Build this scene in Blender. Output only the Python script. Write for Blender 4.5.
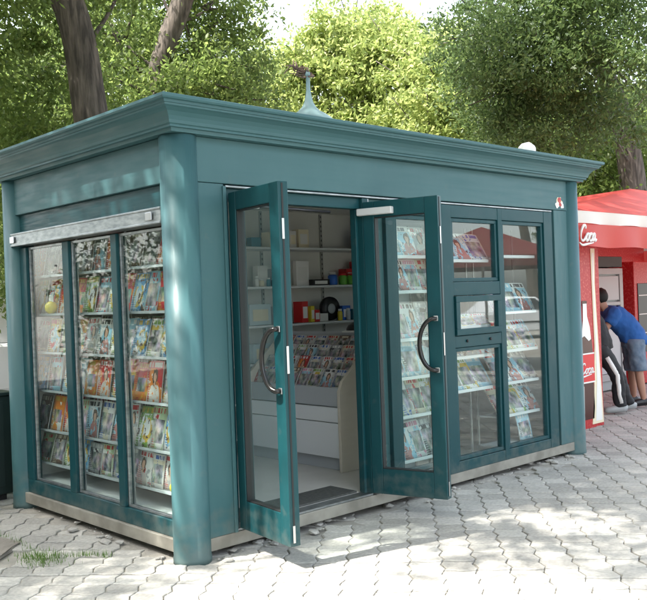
import bpy, bmesh, math, random
import numpy as np
from mathutils import Vector, Matrix

for o in list(bpy.data.objects): bpy.data.objects.remove(o)
S = bpy.context.scene
COL = S.collection
PI = math.pi
R = math.radians

# ---------------------------------------------------------------- camera
cam = bpy.data.cameras.new('camera'); camo = bpy.data.objects.new('camera', cam); COL.objects.link(camo)
cam.sensor_width = 36; cam.lens = 36 * 863.576 / 647; cam.clip_start = .05; cam.clip_end = 600
camo.matrix_world = Matrix(((0.72735179, 0.02825056, -0.68568308, -2.93058783),
                            (-0.68528617, -0.02344103, -0.72789655, -4.36403722),
                            (-0.0366366, 0.99932598, 0.00230984, 1.55), (0, 0, 0, 1)))
S.camera = camo
# ---------------------------------------------------------------- light
SUN_EL, SUN_AZ = R(57), R(-76)      # azimuth clockwise from +Y
sd = Vector((math.cos(SUN_EL) * math.sin(SUN_AZ), math.cos(SUN_EL) * math.cos(SUN_AZ), math.sin(SUN_EL)))
sl = bpy.data.lights.new('sun', 'SUN'); sl.energy = 2.4; sl.angle = R(.6); sl.color = (1, .95, .87)
so = bpy.data.objects.new('sun', sl); COL.objects.link(so); so.rotation_euler = sd.to_track_quat('Z', 'Y').to_euler()
W = bpy.data.worlds.new('World'); S.world = W; W.use_nodes = True
wn = W.node_tree.nodes; wl = W.node_tree.links
sky = wn.new('ShaderNodeTexSky'); sky.sky_type = 'NISHITA'; sky.sun_disc = False
sky.sun_elevation = SUN_EL; sky.sun_rotation = SUN_AZ % (2 * PI); sky.dust_density = 3.0; sky.air_density = 1.0; sky.ozone_density = .6
hsv = wn.new('ShaderNodeHueSaturation'); hsv.inputs['Saturation'].default_value = .5; wl.new(sky.outputs[0], hsv.inputs['Color'])      # milky, hazy summer sky
wl.new(hsv.outputs[0], wn['Background'].inputs[0]); wn['Background'].inputs[1].default_value = .15
S.view_settings.view_transform = 'Standard'; S.view_settings.look = 'None'
S.view_settings.gamma = 1; S.view_settings.exposure = 2.55
S.view_settings.use_curve_mapping = False
S.render.engine = 'CYCLES'
S.cycles.max_bounces = 8; S.cycles.transparent_max_bounces = 24

# ---------------------------------------------------------------- materials
def mat(name, col=(.5, .5, .5), rough=.5, metal=0., spec=.5):
    m = bpy.data.materials.new(name); m.use_nodes = True
    b = m.node_tree.nodes['Principled BSDF']
    b.inputs['Base Color'].default_value = (*col, 1); b.inputs['Roughness'].default_value = rough
    b.inputs['Metallic'].default_value = metal; b.inputs['Specular IOR Level'].default_value = spec
    return m
def nodes(m): return m.node_tree.nodes, m.node_tree.links, m.node_tree.nodes['Principled BSDF']
def vary(m, scale, amount, col2, detail=6, coord='Object', lo=.35, hi=.65, bump=0, bscale=None, stretch=None):
    """noise mottling between the base colour and col2, optional bump"""
    n, l, b = nodes(m)
    tc = n.new('ShaderNodeTexCoord'); mp = n.new('ShaderNodeMapping'); l.new(tc.outputs[coord], mp.inputs[0])
    if stretch: mp.inputs['Scale'].default_value = stretch
    t = n.new('ShaderNodeTexNoise'); t.inputs['Scale'].default_value = scale; t.inputs['Detail'].default_value = detail
    l.new(mp.outputs[0], t.inputs[0])
    r = n.new('ShaderNodeMapRange'); r.inputs[1].default_value = lo; r.inputs[2].default_value = hi
    r.inputs[3].default_value = 0; r.inputs[4].default_value = amount
    l.new(t.outputs[0], r.inputs[0])
    x = n.new('ShaderNodeMix'); x.data_type = 'RGBA'
    x.inputs['A'].default_value = b.inputs['Base Color'].default_value; x.inputs['B'].default_value = (*col2, 1)
    l.new(r.outputs[0], x.inputs['Factor']); l.new(x.outputs['Result'], b.inputs['Base Color'])
    if bump:
        t2 = n.new('ShaderNodeTexNoise'); t2.inputs['Scale'].default_value = bscale or scale; t2.inputs['Detail'].default_value = 6
        l.new(mp.outputs[0], t2.inputs[0])
        bp = n.new('ShaderNodeBump'); bp.inputs['Strength'].default_value = bump; bp.inputs['Distance'].default_value = .02
        l.new(t2.outputs[0], bp.inputs['Height']); l.new(bp.outputs[0], b.inputs['Normal'])
    return m
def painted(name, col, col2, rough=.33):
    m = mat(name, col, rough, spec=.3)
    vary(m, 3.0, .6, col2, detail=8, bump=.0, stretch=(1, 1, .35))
    n, l, b = nodes(m)
    # splashed dirt low down and thin dusty runs, broken up by noise
    tc = n.new('ShaderNodeTexCoord'); sx = n.new('ShaderNodeSeparateXYZ'); l.new(tc.outputs['Object'], sx.inputs[0])
    dn = n.new('ShaderNodeTexNoise'); dn.inputs['Scale'].default_value = 11; dn.inputs['Detail'].default_value = 10; l.new(tc.outputs['Object'], dn.inputs[0])
    zr = n.new('ShaderNodeMapRange'); zr.inputs[1].default_value = .02; zr.inputs[2].default_value = .38; zr.inputs[3].default_value = .30; zr.inputs[4].default_value = -.12; l.new(sx.outputs[2], zr.inputs[0])
    ad = n.new('ShaderNodeMath'); ad.operation = 'ADD'; l.new(dn.outputs[0], ad.inputs[0]); l.new(zr.outputs[0], ad.inputs[1])
    dr = n.new('ShaderNodeMapRange'); dr.inputs[1].default_value = .52; dr.inputs[2].default_value = .80; dr.inputs[4].default_value = .28; l.new(ad.outputs[0], dr.inputs[0])
    dm = n.new('ShaderNodeMix'); dm.data_type = 'RGBA'; dm.inputs['B'].default_value = (.20, .19, .16, 1)
    src = b.inputs['Base Color'].links[0].from_socket; l.new(src, dm.inputs['A']); l.new(dr.outputs[0], dm.inputs['Factor']); l.new(dm.outputs['Result'], b.inputs['Base Color'])
    t = n.new('ShaderNodeTexNoise'); t.inputs['Scale'].default_value = 9; t.inputs['Detail'].default_value = 8
    r = n.new('ShaderNodeMapRange'); r.inputs[1].default_value = .3; r.inputs[2].default_value = .7
    r.inputs[3].default_value = rough - .08; r.inputs[4].default_value = rough + .17
    l.new(t.outputs[0], r.inputs[0]); l.new(r.outputs[0], b.inputs['Roughness'])
    return m
M = {}
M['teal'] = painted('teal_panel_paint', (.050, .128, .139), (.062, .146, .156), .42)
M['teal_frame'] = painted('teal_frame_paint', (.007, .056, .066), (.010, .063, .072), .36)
M['galv'] = vary(mat('galvanised_steel', (.42, .45, .46), .36, .85), 14, .8, (.22, .25, .26), stretch=(1, 1, 3))
M['steel'] = mat('brushed_steel', (.62, .63, .64), .28, .9)
M['chrome_dark'] = mat('dark_handle_metal', (.012, .012, .012), .22, .0)
M['white_metal'] = mat('white_enamel', (.62, .63, .62), .35)
M['plinth'] = vary(mat('plinth_steel', (.33, .315, .27), .6, .1), 6, .9, (.20, .19, .16), bump=.1)
M['gap'] = mat('rubber_black', (.012, .014, .015), .6)
M['tile'] = vary(mat('floor_tile', (.72, .70, .65), .35), 5, .6, (.62, .60, .55))
M['mat'] = vary(mat('door_mat_fibre', (.07, .075, .07), .95), 40, .8, (.12, .12, .11), bump=.5, bscale=120)
M['wall_in'] = vary(mat('interior_panel', (.78, .77, .72), .5), 2, .4, (.72, .70, .65))
M['shelf'] = mat('shelf_white', (.72, .74, .74), .4)
M['slot'] = mat('slotted_upright', (.42, .42, .39), .4, .3)
M['cream'] = vary(mat('cream_laminate', (.68, .63, .53), .4), 3, .5, (.62, .57, .47), stretch=(1, 1, 6))
M['laminate'] = mat('white_laminate', (.76, .79, .80), .35)
M['laminate_grey'] = mat('grey_laminate', (.45, .48, .50), .4)
M['paper'] = mat('paper', (.75, .74, .70), .6)
M['black'] = mat('black_plastic', (.015, .015, .017), .35)
M['red_paint'] = vary(mat('red_vinyl', (.42, .012, .016), .4), 38, .8, (.62, .13, .11), lo=.5, hi=.72)
M['white_vinyl'] = mat('white_vinyl', (.80, .79, .76), .4)
M['cream_vinyl'] = mat('cream_vinyl', (.78, .70, .50), .4)
M['cola'] = mat('dark_cola', (.05, .008, .006), .25)
M['label_red'] = mat('label_red', (.62, .01, .015), .35)
M['rubber'] = mat('tyre_rubber', (.02, .02, .02), .8)
M['finial'] = mat('finial_paint', (.20, .30, .32), .5)
M['rust'] = vary(mat('rusted_metal', (.23, .15, .12), .8), 30, .9, (.10, .07, .06))
M['bark'] = vary(mat('bark', (.135, .112, .095), .95), 9, 1.0, (.04, .033, .028), bump=1.0, bscale=13, stretch=(2.2, 2.2, .35))
M['asphalt'] = vary(mat('asphalt', (.10, .10, .098), .9), 1.2, .6, (.16, .155, .145), bump=.3, bscale=60)
M['soil'] = vary(mat('joint_soil', (.30, .285, .25), 1), 8, .8, (.38, .36, .32), bump=.6, bscale=30)
M['concrete'] = vary(mat('worn_concrete', (.30, .275, .24), .9), 3, .8, (.19, .17, .145), bump=.6, bscale=18)
M['grass'] = mat('grass_blade', (.10, .19, .03), .6)
M['green_metal'] = vary(mat('dark_green_metal', (.008, .020, .018), .5), 5, .5, (.016, .03, .026))

def glass(name, tint=(.93, .97, .96), ior=1.55, dirt=.035):
    m = bpy.data.materials.new(name); m.use_nodes = True
    n = m.node_tree.nodes; l = m.node_tree.links; n.clear()
    out = n.new('ShaderNodeOutputMaterial'); tr = n.new('ShaderNodeBsdfTransparent'); gl = n.new('ShaderNodeBsdfGlossy')
    df = n.new('ShaderNodeBsdfDiffuse'); df.inputs[0].default_value = (.6, .6, .57, 1)
    fr = n.new('ShaderNodeFresnel'); fr.inputs[0].default_value = ior
    gg = n.new('ShaderNodeNewGeometry'); im = n.new('ShaderNodeMix'); im.inputs['A'].default_value = ior; im.inputs['B'].default_value = 1 / ior
    l.new(gg.outputs['Backfacing'], im.inputs['Factor']); l.new(im.outputs['Result'], fr.inputs[0])      # inner faces reflect no more than outer ones
    tr.inputs[0].default_value = (*tint, 1); gl.inputs['Roughness'].default_value = .012; gl.inputs[0].default_value = (.95, .97, .97, 1)
    t = n.new('ShaderNodeTexNoise'); t.inputs['Scale'].default_value = 3; t.inputs['Detail'].default_value = 8
    r = n.new('ShaderNodeMapRange'); r.inputs[1].default_value = .35; r.inputs[2].default_value = .75; r.inputs[3].default_value = .004; r.inputs[4].default_value = dirt
    l.new(t.outputs[0], r.inputs[0])
    a = n.new('ShaderNodeMixShader'); l.new(r.outputs[0], a.inputs[0]); l.new(tr.outputs[0], a.inputs[1]); l.new(df.outputs[0], a.inputs[2])
    b = n.new('ShaderNodeMixShader'); l.new(fr.outputs[0], b.inputs[0]); l.new(a.outputs[0], b.inputs[1]); l.new(gl.outputs[0], b.inputs[2])
    l.new(b.outputs[0], out.inputs[0]); return m
M['glass'] = glass('window_glass', ior=1.50, dirt=.015)
M['glass_side'] = glass('side_window_glass', ior=1.30, dirt=.02)

def leaf_mat(name, c1, c2, trans=.45):
    m = bpy.data.materials.new(name); m.use_nodes = True
    n = m.node_tree.nodes; l = m.node_tree.links; n.clear()
    out = n.new('ShaderNodeOutputMaterial'); g = n.new('ShaderNodeNewGeometry')
    x = n.new('ShaderNodeMix'); x.data_type = 'RGBA'; x.inputs['A'].default_value = (*c1, 1); x.inputs['B'].default_value = (*c2, 1)
    l.new(g.outputs['Random Per Island'], x.inputs['Factor'])
    p = n.new('ShaderNodeBsdfPrincipled'); p.inputs['Roughness'].default_value = .45; p.inputs['Specular IOR Level'].default_value = .35
    l.new(x.outputs['Result'], p.inputs['Base Color'])
    h = n.new('ShaderNodeHueSaturation'); h.inputs['Hue'].default_value = .485; h.inputs['Saturation'].default_value = .88; h.inputs['Value'].default_value = 2.6
    l.new(x.outputs['Result'], h.inputs['Color'])
    t = n.new('ShaderNodeBsdfTranslucent'); l.new(h.outputs[0], t.inputs[0])
    a = n.new('ShaderNodeMixShader'); a.inputs[0].default_value = trans
    l.new(p.outputs[0], a.inputs[1]); l.new(t.outputs[0], a.inputs[2]); l.new(a.outputs[0], out.inputs[0]); return m
M['leaf_mid'] = leaf_mat('leaf_mid', (.055, .10, .018), (.12, .17, .035), .5)
M['leaf_bright'] = leaf_mat('leaf_bright', (.10, .15, .03), (.21, .25, .07), .55)
M['leaf_dark'] = leaf_mat('leaf_dark', (.032, .066, .016), (.075, .12, .03), .42)

# ---------------------------------------------------------------- mesh helpers
def B(): return bmesh.new()
def box(bm, x0, x1, y0, y1, z0, z1, mi=0, M4=None, bev=0):
    v = [Vector((x, y, z)) for z in (z0, z1) for y in (y0, y1) for x in (x0, x1)]
    if M4 is not None: v = [M4 @ p for p in v]
    vs = [bm.verts.new(p) for p in v]
    fs = [bm.faces.new([vs[i] for i in f]) for f in ((0, 2, 3, 1), (4, 5, 7, 6), (0, 1, 5, 4), (2, 6, 7, 3), (0, 4, 6, 2), (1, 3, 7, 5))]
    for f in fs: f.material_index = mi
    if bev:
        es = list({e for f in fs for e in f.edges})
        bmesh.ops.bevel(bm, geom=es, offset=bev, segments=2, affect='EDGES', profile=.6)
    return fs
def tube(bm, pts, rad, seg=10, mi=0, caps=True, smooth=True, flat=1.0):
    pts = [Vector(p) for p in pts]; rads = rad if hasattr(rad, '__len__') else [rad] * len(pts)
    rings = []; up = Vector((0, 0, 1)); prev = None
    for i, p in enumerate(pts):
        d = (pts[min(i + 1, len(pts) - 1)] - pts[max(i - 1, 0)]).normalized()
        if prev is None:
            a = d.cross(up if abs(d.z) < .9 else Vector((1, 0, 0))).normalized()
        else:
            a = (prev - d * prev.dot(d)).normalized()
        prev = a; b = d.cross(a)
        rings.append([bm.verts.new(p + (a * math.cos(2 * PI * k / seg) + b * flat * math.sin(2 * PI * k / seg)) * rads[i]) for k in range(seg)])
    for i in range(len(rings) - 1):
        for k in range(seg):
            f = bm.faces.new((rings[i][k], rings[i][(k + 1) % seg], rings[i + 1][(k + 1) % seg], rings[i + 1][k])); f.smooth = smooth; f.material_index = mi
    if caps:
        f = bm.faces.new(rings[0][::-1]); f.material_index = mi
        f = bm.faces.new(rings[-1]); f.material_index = mi
def lathe(bm, prof, c=(0, 0, 0), seg=24, mi=0, smooth=True):
    c = Vector(c); rings = []
    for r, z in prof:
        rings.append([bm.verts.new(c + Vector((r * math.cos(2 * PI * k / seg), r * math.sin(2 * PI * k / seg), z))) for k in range(seg)])
    for i in range(len(rings) - 1):
        for k in range(seg):
            f = bm.faces.new((rings[i][k], rings[i][(k + 1) % seg], rings[i + 1][(k + 1) % seg], rings[i + 1][k])); f.smooth = smooth; f.material_index = mi
    f = bm.faces.new(rings[0][::-1]); f.material_index = mi
    f = bm.faces.new(rings[-1]); f.material_index = mi
def prism(bm, poly, axis, a, b, mi=0):
    """extrude a 2-D polygon along an axis between a and b"""
    def P(u, v, w): return {'x': (w, u, v), 'y': (u, w, v), 'z': (u, v, w)}[axis]
    A = [bm.verts.new(P(u, v, a)) for u, v in poly]; Bv = [bm.verts.new(P(u, v, b)) for u, v in poly]
    n = len(poly); fs = [bm.faces.new(A), bm.faces.new(Bv[::-1])]
    for i in range(n): fs.append(bm.faces.new((A[i], Bv[i], Bv[(i + 1) % n], A[(i + 1) % n])))
    for f in fs: f.material_index = mi
    return fs
def obj(name, bm, mats, parent=None, bevel=0, loc=None):
    bmesh.ops.recalc_face_normals(bm, faces=bm.faces[:])
    me = bpy.data.meshes.new(name); bm.to_mesh(me); bm.free()
    for m in (mats if isinstance(mats, (list, tuple)) else [mats]): me.materials.append(M[m] if isinstance(m, str) else m)
    o = bpy.data.objects.new(name, me); COL.objects.link(o)
    if parent: o.parent = parent
    if loc: o.location = loc
    if bevel:
        md = o.modifiers.new('edge', 'BEVEL'); md.width = bevel; md.segments = 2; md.limit_method = 'ANGLE'; md.angle_limit = R(40)
        md.harden_normals = False
    return o
def tag(o, label=None, cat=None, group=None, kind=None):
    for k, v in (('label', label), ('category', cat), ('group', group), ('kind', kind)):
        if v: o[k] = v
    return o
def thing(name, label, cat, loc=(0, 0, 0), rotz=0, group=None):
    o = bpy.data.objects.new(name, None); COL.objects.link(o); o.location = loc; o.rotation_euler = (0, 0, rotz)
    o.empty_display_size = .1
    return tag(o, label, cat, group)
def part(name, mats, parent, fn, bevel=0):
    bm = B(); fn(bm); return obj(name, bm, mats, parent, bevel)

def raw_mesh(name, verts, nper, mats):
    """verts (N*nper,3) array; each nper verts one polygon"""
    n = len(verts) // nper; me = bpy.data.meshes.new(name)
    me.vertices.add(len(verts)); me.vertices.foreach_set('co', verts.astype(np.float32).ravel())
    me.loops.add(len(verts)); me.loops.foreach_set('vertex_index', np.arange(len(verts), dtype=np.int32))
    me.polygons.add(n); me.polygons.foreach_set('loop_start', np.arange(0, len(verts), nper, dtype=np.int32))
    me.update(calc_edges=True); me.validate()
    for m in mats: me.materials.append(M[m])
    return me

# ---------------------------------------------------------------- ground
rnd = random.Random(7)
g = B(); bmesh.ops.create_grid(g, x_segments=2, y_segments=2, size=150)
for v in g.verts: v.co.z = -.034
tag(obj('ground', g, 'soil'), kind='structure')
g = B()
for x0, x1, y0, y1 in ((-60, 60, -40, -9.5),): box(g, x0, x1, y0, y1, -.3, -.045)
tag(obj('street', g, 'asphalt'), kind='structure')

def paver_mat():
    m = mat('paver_concrete', (.40, .39, .365), .85, spec=.3)
    n, l, b = nodes(m)
    g_ = n.new('ShaderNodeNewGeometry'); tc = n.new('ShaderNodeTexCoord')
    r1 = n.new('ShaderNodeMapRange'); r1.inputs[3].default_value = .80; r1.inputs[4].default_value = 1.14; l.new(g_.outputs['Random Per Island'], r1.inputs[0])
    t = n.new('ShaderNodeTexNoise'); t.inputs['Scale'].default_value = 1.3; t.inputs['Detail'].default_value = 8; l.new(tc.outputs['Object'], t.inputs[0])
    r2 = n.new('ShaderNodeMapRange'); r2.inputs[1].default_value = .3; r2.inputs[2].default_value = .7; r2.inputs[3].default_value = .80; r2.inputs[4].default_value = 1.1; l.new(t.outputs[0], r2.inputs[0])
    t3 = n.new('ShaderNodeTexNoise'); t3.inputs['Scale'].default_value = 45; t3.inputs['Detail'].default_value = 5; l.new(tc.outputs['Object'], t3.inputs[0])
    r3 = n.new('ShaderNodeMapRange'); r3.inputs[1].default_value = .35; r3.inputs[2].default_value = .65; r3.inputs[3].default_value = .82; r3.inputs[4].default_value = 1.06; l.new(t3.outputs[0], r3.inputs[0])
    a = n.new('ShaderNodeMath'); a.operation = 'MULTIPLY'; l.new(r1.outputs[0], a.inputs[0]); l.new(r2.outputs[0], a.inputs[1])
    a2 = n.new('ShaderNodeMath'); a2.operation = 'MULTIPLY'; l.new(a.outputs[0], a2.inputs[0]); l.new(r3.outputs[0], a2.inputs[1])
    x = n.new('ShaderNodeVectorMath'); x.operation = 'SCALE'; x.inputs[0].default_value = (.46, .445, .41); l.new(a2.outputs[0], x.inputs['Scale'])
    l.new(x.outputs[0], b.inputs['Base Color'])
    bp = n.new('ShaderNodeBump'); bp.inputs['Strength'].default_value = .5; bp.inputs['Distance'].default_value = .006
    l.new(t3.outputs[0], bp.inputs['Height']); l.new(bp.outputs[0], b.inputs['Normal'])
    return m
M['paver'] = paver_mat()
def paving():
    w, h, gap = .188, .168, .0016
    ang = R(42); ca, sa = math.cos(ang), math.sin(ang)
    KX = (-.05, 4.6, .0, 2.5)
    bm = B()
    def jc(i, v):   # wavy joint between columns: offset across as v runs along
        return i * w + .013 * math.sin(2 * PI * v / h)
    def jr(j, u):
        return j * h + .007 * math.sin(2 * PI * u / w + 1.0)
    def hgt(x, y):
        z = .010 * math.sin(x * 1.7 + y * .6) * math.sin(y * 1.9 - x * .4) + .006 * math.sin(3.1 * x + 2.3 * y)
        d = max(0, .45 - abs(y + .12)) if -.1 < x < 4.7 else 0
        return z * .4 - .02
    NS = 4
    for i in range(-90, 110):
        for j in range(-90, 110):
            u0, v0 = (i + .5) * w, (j + .5) * h
            # columns run along direction (ca,sa)
            X = v0 * ca + u0 * sa; Y = v0 * sa - u0 * ca
            if not (-3.6 < X < 15 and -5.5 < Y < 7): continue
            if X - .9 * Y > 14.5 : continue
            if KX[0] < X < KX[1] and KX[2] + .15 < Y < KX[3]: continue
            if -1.9 < X < -.52 and .95 < Y < 2.3: continue
            if Y < -4.2 and X < -2: continue
            near = abs(Y) < .2 and -.2 < X < 4.8 or abs(X) < .2 and -.2 < Y < 2.6
            if near and rnd.random() < .05: continue
            hz = hgt(X, Y) + rnd.uniform(-.0025, .0025) + (rnd.uniform(-.012, .003) if near else 0)
            tx, ty = (rnd.uniform(-.012, .012), rnd.uniform(-.012, .012)) if not near else (rnd.uniform(-.05, .05), rnd.uniform(-.05, .05))
            du, dv = rnd.uniform(-.002, .002), rnd.uniform(-.002, .002)
            ring = []
            gg = gap + rnd.uniform(-.0015, .002)
            for k in range(NS): uu = i * w + w * k / NS; ring.append((uu, jr(j, uu) + gg, 'b'))
            pts = []
            for k in range(NS):
                f = k / NS; uu = (i + f) * w; pts.append((uu if k else jc(i, j * h) + gg, jr(j, uu) + gg))
            for k in range(NS):
                f = k / NS; vv = (j + f) * h; pts.append((jc(i + 1, vv) - gg, vv if k else jr(j, (i + 1) * w) + gg))
            for k in range(NS):
                f = 1 - k / NS; uu = (i + f) * w; pts.append((uu if k else jc(i + 1, (j + 1) * h) - gg, jr(j + 1, uu) - gg))
            for k in range(NS):
                f = 1 - k / NS; vv = (j + f) * h; pts.append((jc(i, vv) + gg, vv if k else jr(j + 1, i * w) - gg))
            broken = rnd.random() < (.15 if near else .01)
            rings = []
            for ins, dz in ((.010, 0), (.003, -.003), (0, -.03)):
                vs = []
                for q, (u, v) in enumerate(pts):
                    uu = u0 + (u - u0) * (1 - ins / (w / 2)) + du; vv = v0 + (v - v0) * (1 - ins / (h / 2)) + dv
                    x = vv * ca + uu * sa; y = vv * sa - uu * ca
                    z = hz + dz + tx * (uu - u0) + ty * (vv - v0)
                    if broken and q < 5: z -= .012
                    vs.append(bm.verts.new((x, y, z)))
                rings.append(vs)
            n = len(pts)
            bm.faces.new(rings[0])
            for a in range(2):
                for k in range(n): bm.faces.new((rings[a][k], rings[a + 1][k], rings[a + 1][(k + 1) % n], rings[a][(k + 1) % n]))
    tag(obj('paving', bm, 'paver'), kind='structure')
paving()
# far paving, plain, beyond the modelled blocks
g = B(); box(g, 15, 60, -9, 40, -.3, -.03); box(g, -60, -3.7, -9.4, 40, -.3, -.03)
box(g, -3.6, 14.9, 7.1, 40, -.3, -.034)
tag(obj('far_pavement', g, 'concrete'), kind='structure')
# concrete slab at the left corner
bm = B(); prism(bm, [(-1.9, .98), (-1.35, .9), (-.78, 1.0), (-.5, 1.25), (-.56, 1.75), (-.42, 2.3), (-1.9, 2.35)], 'z', -.06, -.004)
bmesh.ops.subdivide_edges(bm, edges=bm.edges[:], cuts=3)
for v in bm.verts: v.co += Vector((rnd.uniform(-.012, .012), rnd.uniform(-.012, .012), 0))
tag(obj('concrete_slab', bm, 'concrete'), kind='structure')
# crumbled bits of paving under the front edge
bm = B()
for k in range(90):
    if k < 60: x, y = rnd.uniform(0.1, 4.5), rnd.gauss(-.02, .07)
    else: x, y = rnd.gauss(-.03, .06), rnd.uniform(0, 2.4)
    s = rnd.choice((.006, .009, .012, .018, .03, .045)) * rnd.uniform(.7, 1.2); r0 = bmesh.ops.create_icosphere(bm, subdivisions=1, radius=s)['verts']
    for v in r0: v.co = Vector((x, y, -.012)) + Vector((v.co.x * rnd.uniform(.7, 1.3), v.co.y * rnd.uniform(.7, 1.3), v.co.z * rnd.uniform(.25, .5)))
tag(obj('rubble', bm, 'paver'), 'crumbled bits of grey paving along the kiosk base', 'rubble', kind='stuff')
# grass in the joints at the left
rs = np.random.RandomState(4)
def grass():
    n = 600; out = []
    for k in range(n):
        t = rs.rand()
        if t < .6: cx, cy = -.56 + rs.randn() * .06, .80 + rs.randn() * .10
        else:
            s = rs.rand(); cx, cy = -.62 + s * .40 + rs.randn() * .02, .95 - s * .42 + rs.randn() * .025
        if rs.rand() < .15: s = rs.rand(); cx, cy = -.5 + rs.randn() * .02, 1.0 + s * .8
        a = rs.rand() * 6.28; hh = .005 + rs.rand() * .026; ln = rs.rand() * .03; w = .0022
        px, py = math.cos(a), math.sin(a); bx = rs.rand() * 6.28
        out += [(cx - py * w, cy + px * w, -.02), (cx + py * w, cy - px * w, -.02), (cx + px * ln, cy + py * ln, hh)]
    return raw_mesh('grass', np.array(out), 3, ['grass'])
gm = grass(); go = bpy.data.objects.new('grass', gm); COL.objects.link(go)
tag(go, 'small tuft of green grass growing between slab and pavers', 'grass', kind='stuff')

# ---------------------------------------------------------------- kiosk
K = thing('newspaper_kiosk', 'teal metal newspaper kiosk with glass walls, open double doors and deep cornice', 'kiosk')
X1, Y1 = 4.54, 2.43
TF = 'teal_frame'
part('plinth', 'plinth', K, lambda b: (box(b, 0, X1, 0, Y1, .018, .098)), .004)
part('floor', 'tile', K, lambda b: box(b, .06, X1 - .06, .12, Y1 - .08, .099, .112))
part('threshold', 'galv', K, lambda b: box(b, .36, 1.62, .012, .11, .100, .112))
for cx, cy in ((.065, .065), (X1 - .065, .065), (.065, Y1 - .065), (X1 - .065, Y1 - .065)):
    part('corner_column', 'teal', K, lambda b: lathe(b, [(.118, -.035), (.118, .0), (.115, .012), (.115, 2.568)], (cx, cy, 0), 40))
part('frieze', 'teal', K, lambda b: (box(b, .0, X1, -.004, .07, 2.292, 2.57), box(b, .0, .07, .071, Y1 - .002, 2.292, 2.57),
                                     box(b, X1 - .07, X1, .071, Y1 - .002, 2.292, 2.57), box(b, .071, X1 - .071, Y1 - .07, Y1, 2.292, 2.57)), .004)
def cornice(bm):
    prof = [(.0, 2.571), (.062, 2.571), (.066, 2.592), (.085, 2.594), (.085, 2.606), (.096, 2.612), (.100, 2.63), (.112, 2.652), (.132, 2.674), (.158, 2.689), (.176, 2.695),
            (.178, 2.706), (.186, 2.708), (.188, 2.722), (.205, 2.726), (.212, 2.735), (.212, 2.752), (.20, 2.757), (.0, 2.757)]
    rings = []
    for o, z in prof:
        rings.append([bm.verts.new(p) for p in ((-o, -o, z), (X1 + o, -o, z), (X1 + o, Y1 + o, z), (-o, Y1 + o, z))])
    for i in range(len(rings) - 1):
        for k in range(4): bm.faces.new((rings[i][k], rings[i][(k + 1) % 4], rings[i + 1][(k + 1) % 4], rings[i + 1][k]))
part('cornice', 'teal', K, cornice)
def roof(bm):
    a = [bm.verts.new(p) for p in ((-.19, -.19, 2.76), (X1 + .19, -.19, 2.76), (X1 + .19, Y1 + .19, 2.76), (-.19, Y1 + .19, 2.76))]
    c = [bm.verts.new(p) for p in ((2.0, 1.2, 3.06), (2.45, 1.2, 3.06))]
    bm.faces.new((a[0], a[1], c[1], c[0])); bm.faces.new((a[1], a[2], c[1])); bm.faces.new((a[2], a[3], c[0], c[1])); bm.faces.new((a[3], a[0], c[0]))
part('roof', 'finial', K, roof)
part('ceiling', 'wall_in', K, lambda b: box(b, .07, X1 - .07, .07, Y1 - .07, 2.45, 2.48))
fin = part('roof_finial', 'finial', K, lambda b: lathe(b, [(.26, 3.0), (.24, 3.08), (.20, 3.125), (.15, 3.16), (.10, 3.19), (.065, 3.225), (.04, 3.27), (.026, 3.33), (.019, 3.38), (.017, 3.50), (.026, 3.505), (.02, 3.53), (.004, 3.56)], (2.22, 1.2, 0), 24))
def vane(bm):
    r2 = random.Random(3)
    for k in range(16):
        a = Vector((2.26 - .02 * k / 3, 1.16 + .03 * k / 3, 3.50 + .006 * k))
        pts = [a, a + Vector((r2.uniform(-.07, .03), r2.uniform(-.03, .07), r2.uniform(-.04, .05))), a + Vector((r2.uniform(-.12, .03), r2.uniform(-.03, .12), r2.uniform(-.05, .08)))]
        tube(bm, pts, [.012, .009, .004], 6)
part('ornament', 'rust', fin, vane)
# interior walls
part('back_wall', 'wall_in', K, lambda b: box(b, .14, X1 - .14, Y1 - .09, Y1 - .075, .113, 2.449))
part('back_panel', 'teal', K, lambda b: box(b, .16, X1 - .16, Y1 - .073, Y1 - .02, .099, 2.291))
part('right_panel', 'teal', K, lambda b: box(b, X1 - .08, X1 - .02, .16, Y1 - .16, .099, 2.291))
part('right_lining', 'wall_in', K, lambda b: box(b, X1 - .10, X1 - .083, .16, Y1 - .1, .113, 2.449))
# front panels either side of glazing
part('front_panel', 'teal', K, lambda b: box(b, .15, .352, .0, .055, .099, 2.289), .003)
part('front_panel', 'teal', K, lambda b: box(b, 4.16, X1 - .15, .0, .055, .099, 2.289), .003)
part('panel_trim', 'teal', K, lambda b: box(b, .338, .362, -.014, .06, .099, 2.275), .002)
part('panel_trim', TF, K, lambda b: (box(b, 4.12, 4.158, .02, .09, .099, 2.289)))
part('header_rail', 'galv', K, lambda b: box(b, .364, 4.118, -.006, .02, 2.270, 2.282), .002)
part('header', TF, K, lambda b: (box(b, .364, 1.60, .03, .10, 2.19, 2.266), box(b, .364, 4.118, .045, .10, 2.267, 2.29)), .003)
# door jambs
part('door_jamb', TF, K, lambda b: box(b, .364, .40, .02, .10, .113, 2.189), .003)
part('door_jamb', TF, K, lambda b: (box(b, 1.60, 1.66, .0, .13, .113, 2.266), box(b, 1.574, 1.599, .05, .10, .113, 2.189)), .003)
part('jamb_trim', 'galv', K, lambda b: box(b, 1.662, 1.676, .006, .07, .113, 2.266), .002)
part('door_post', 'teal', K, lambda b: box(b, 1.678, 1.84, .03, .07, .113, 2.266), .003)
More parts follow.
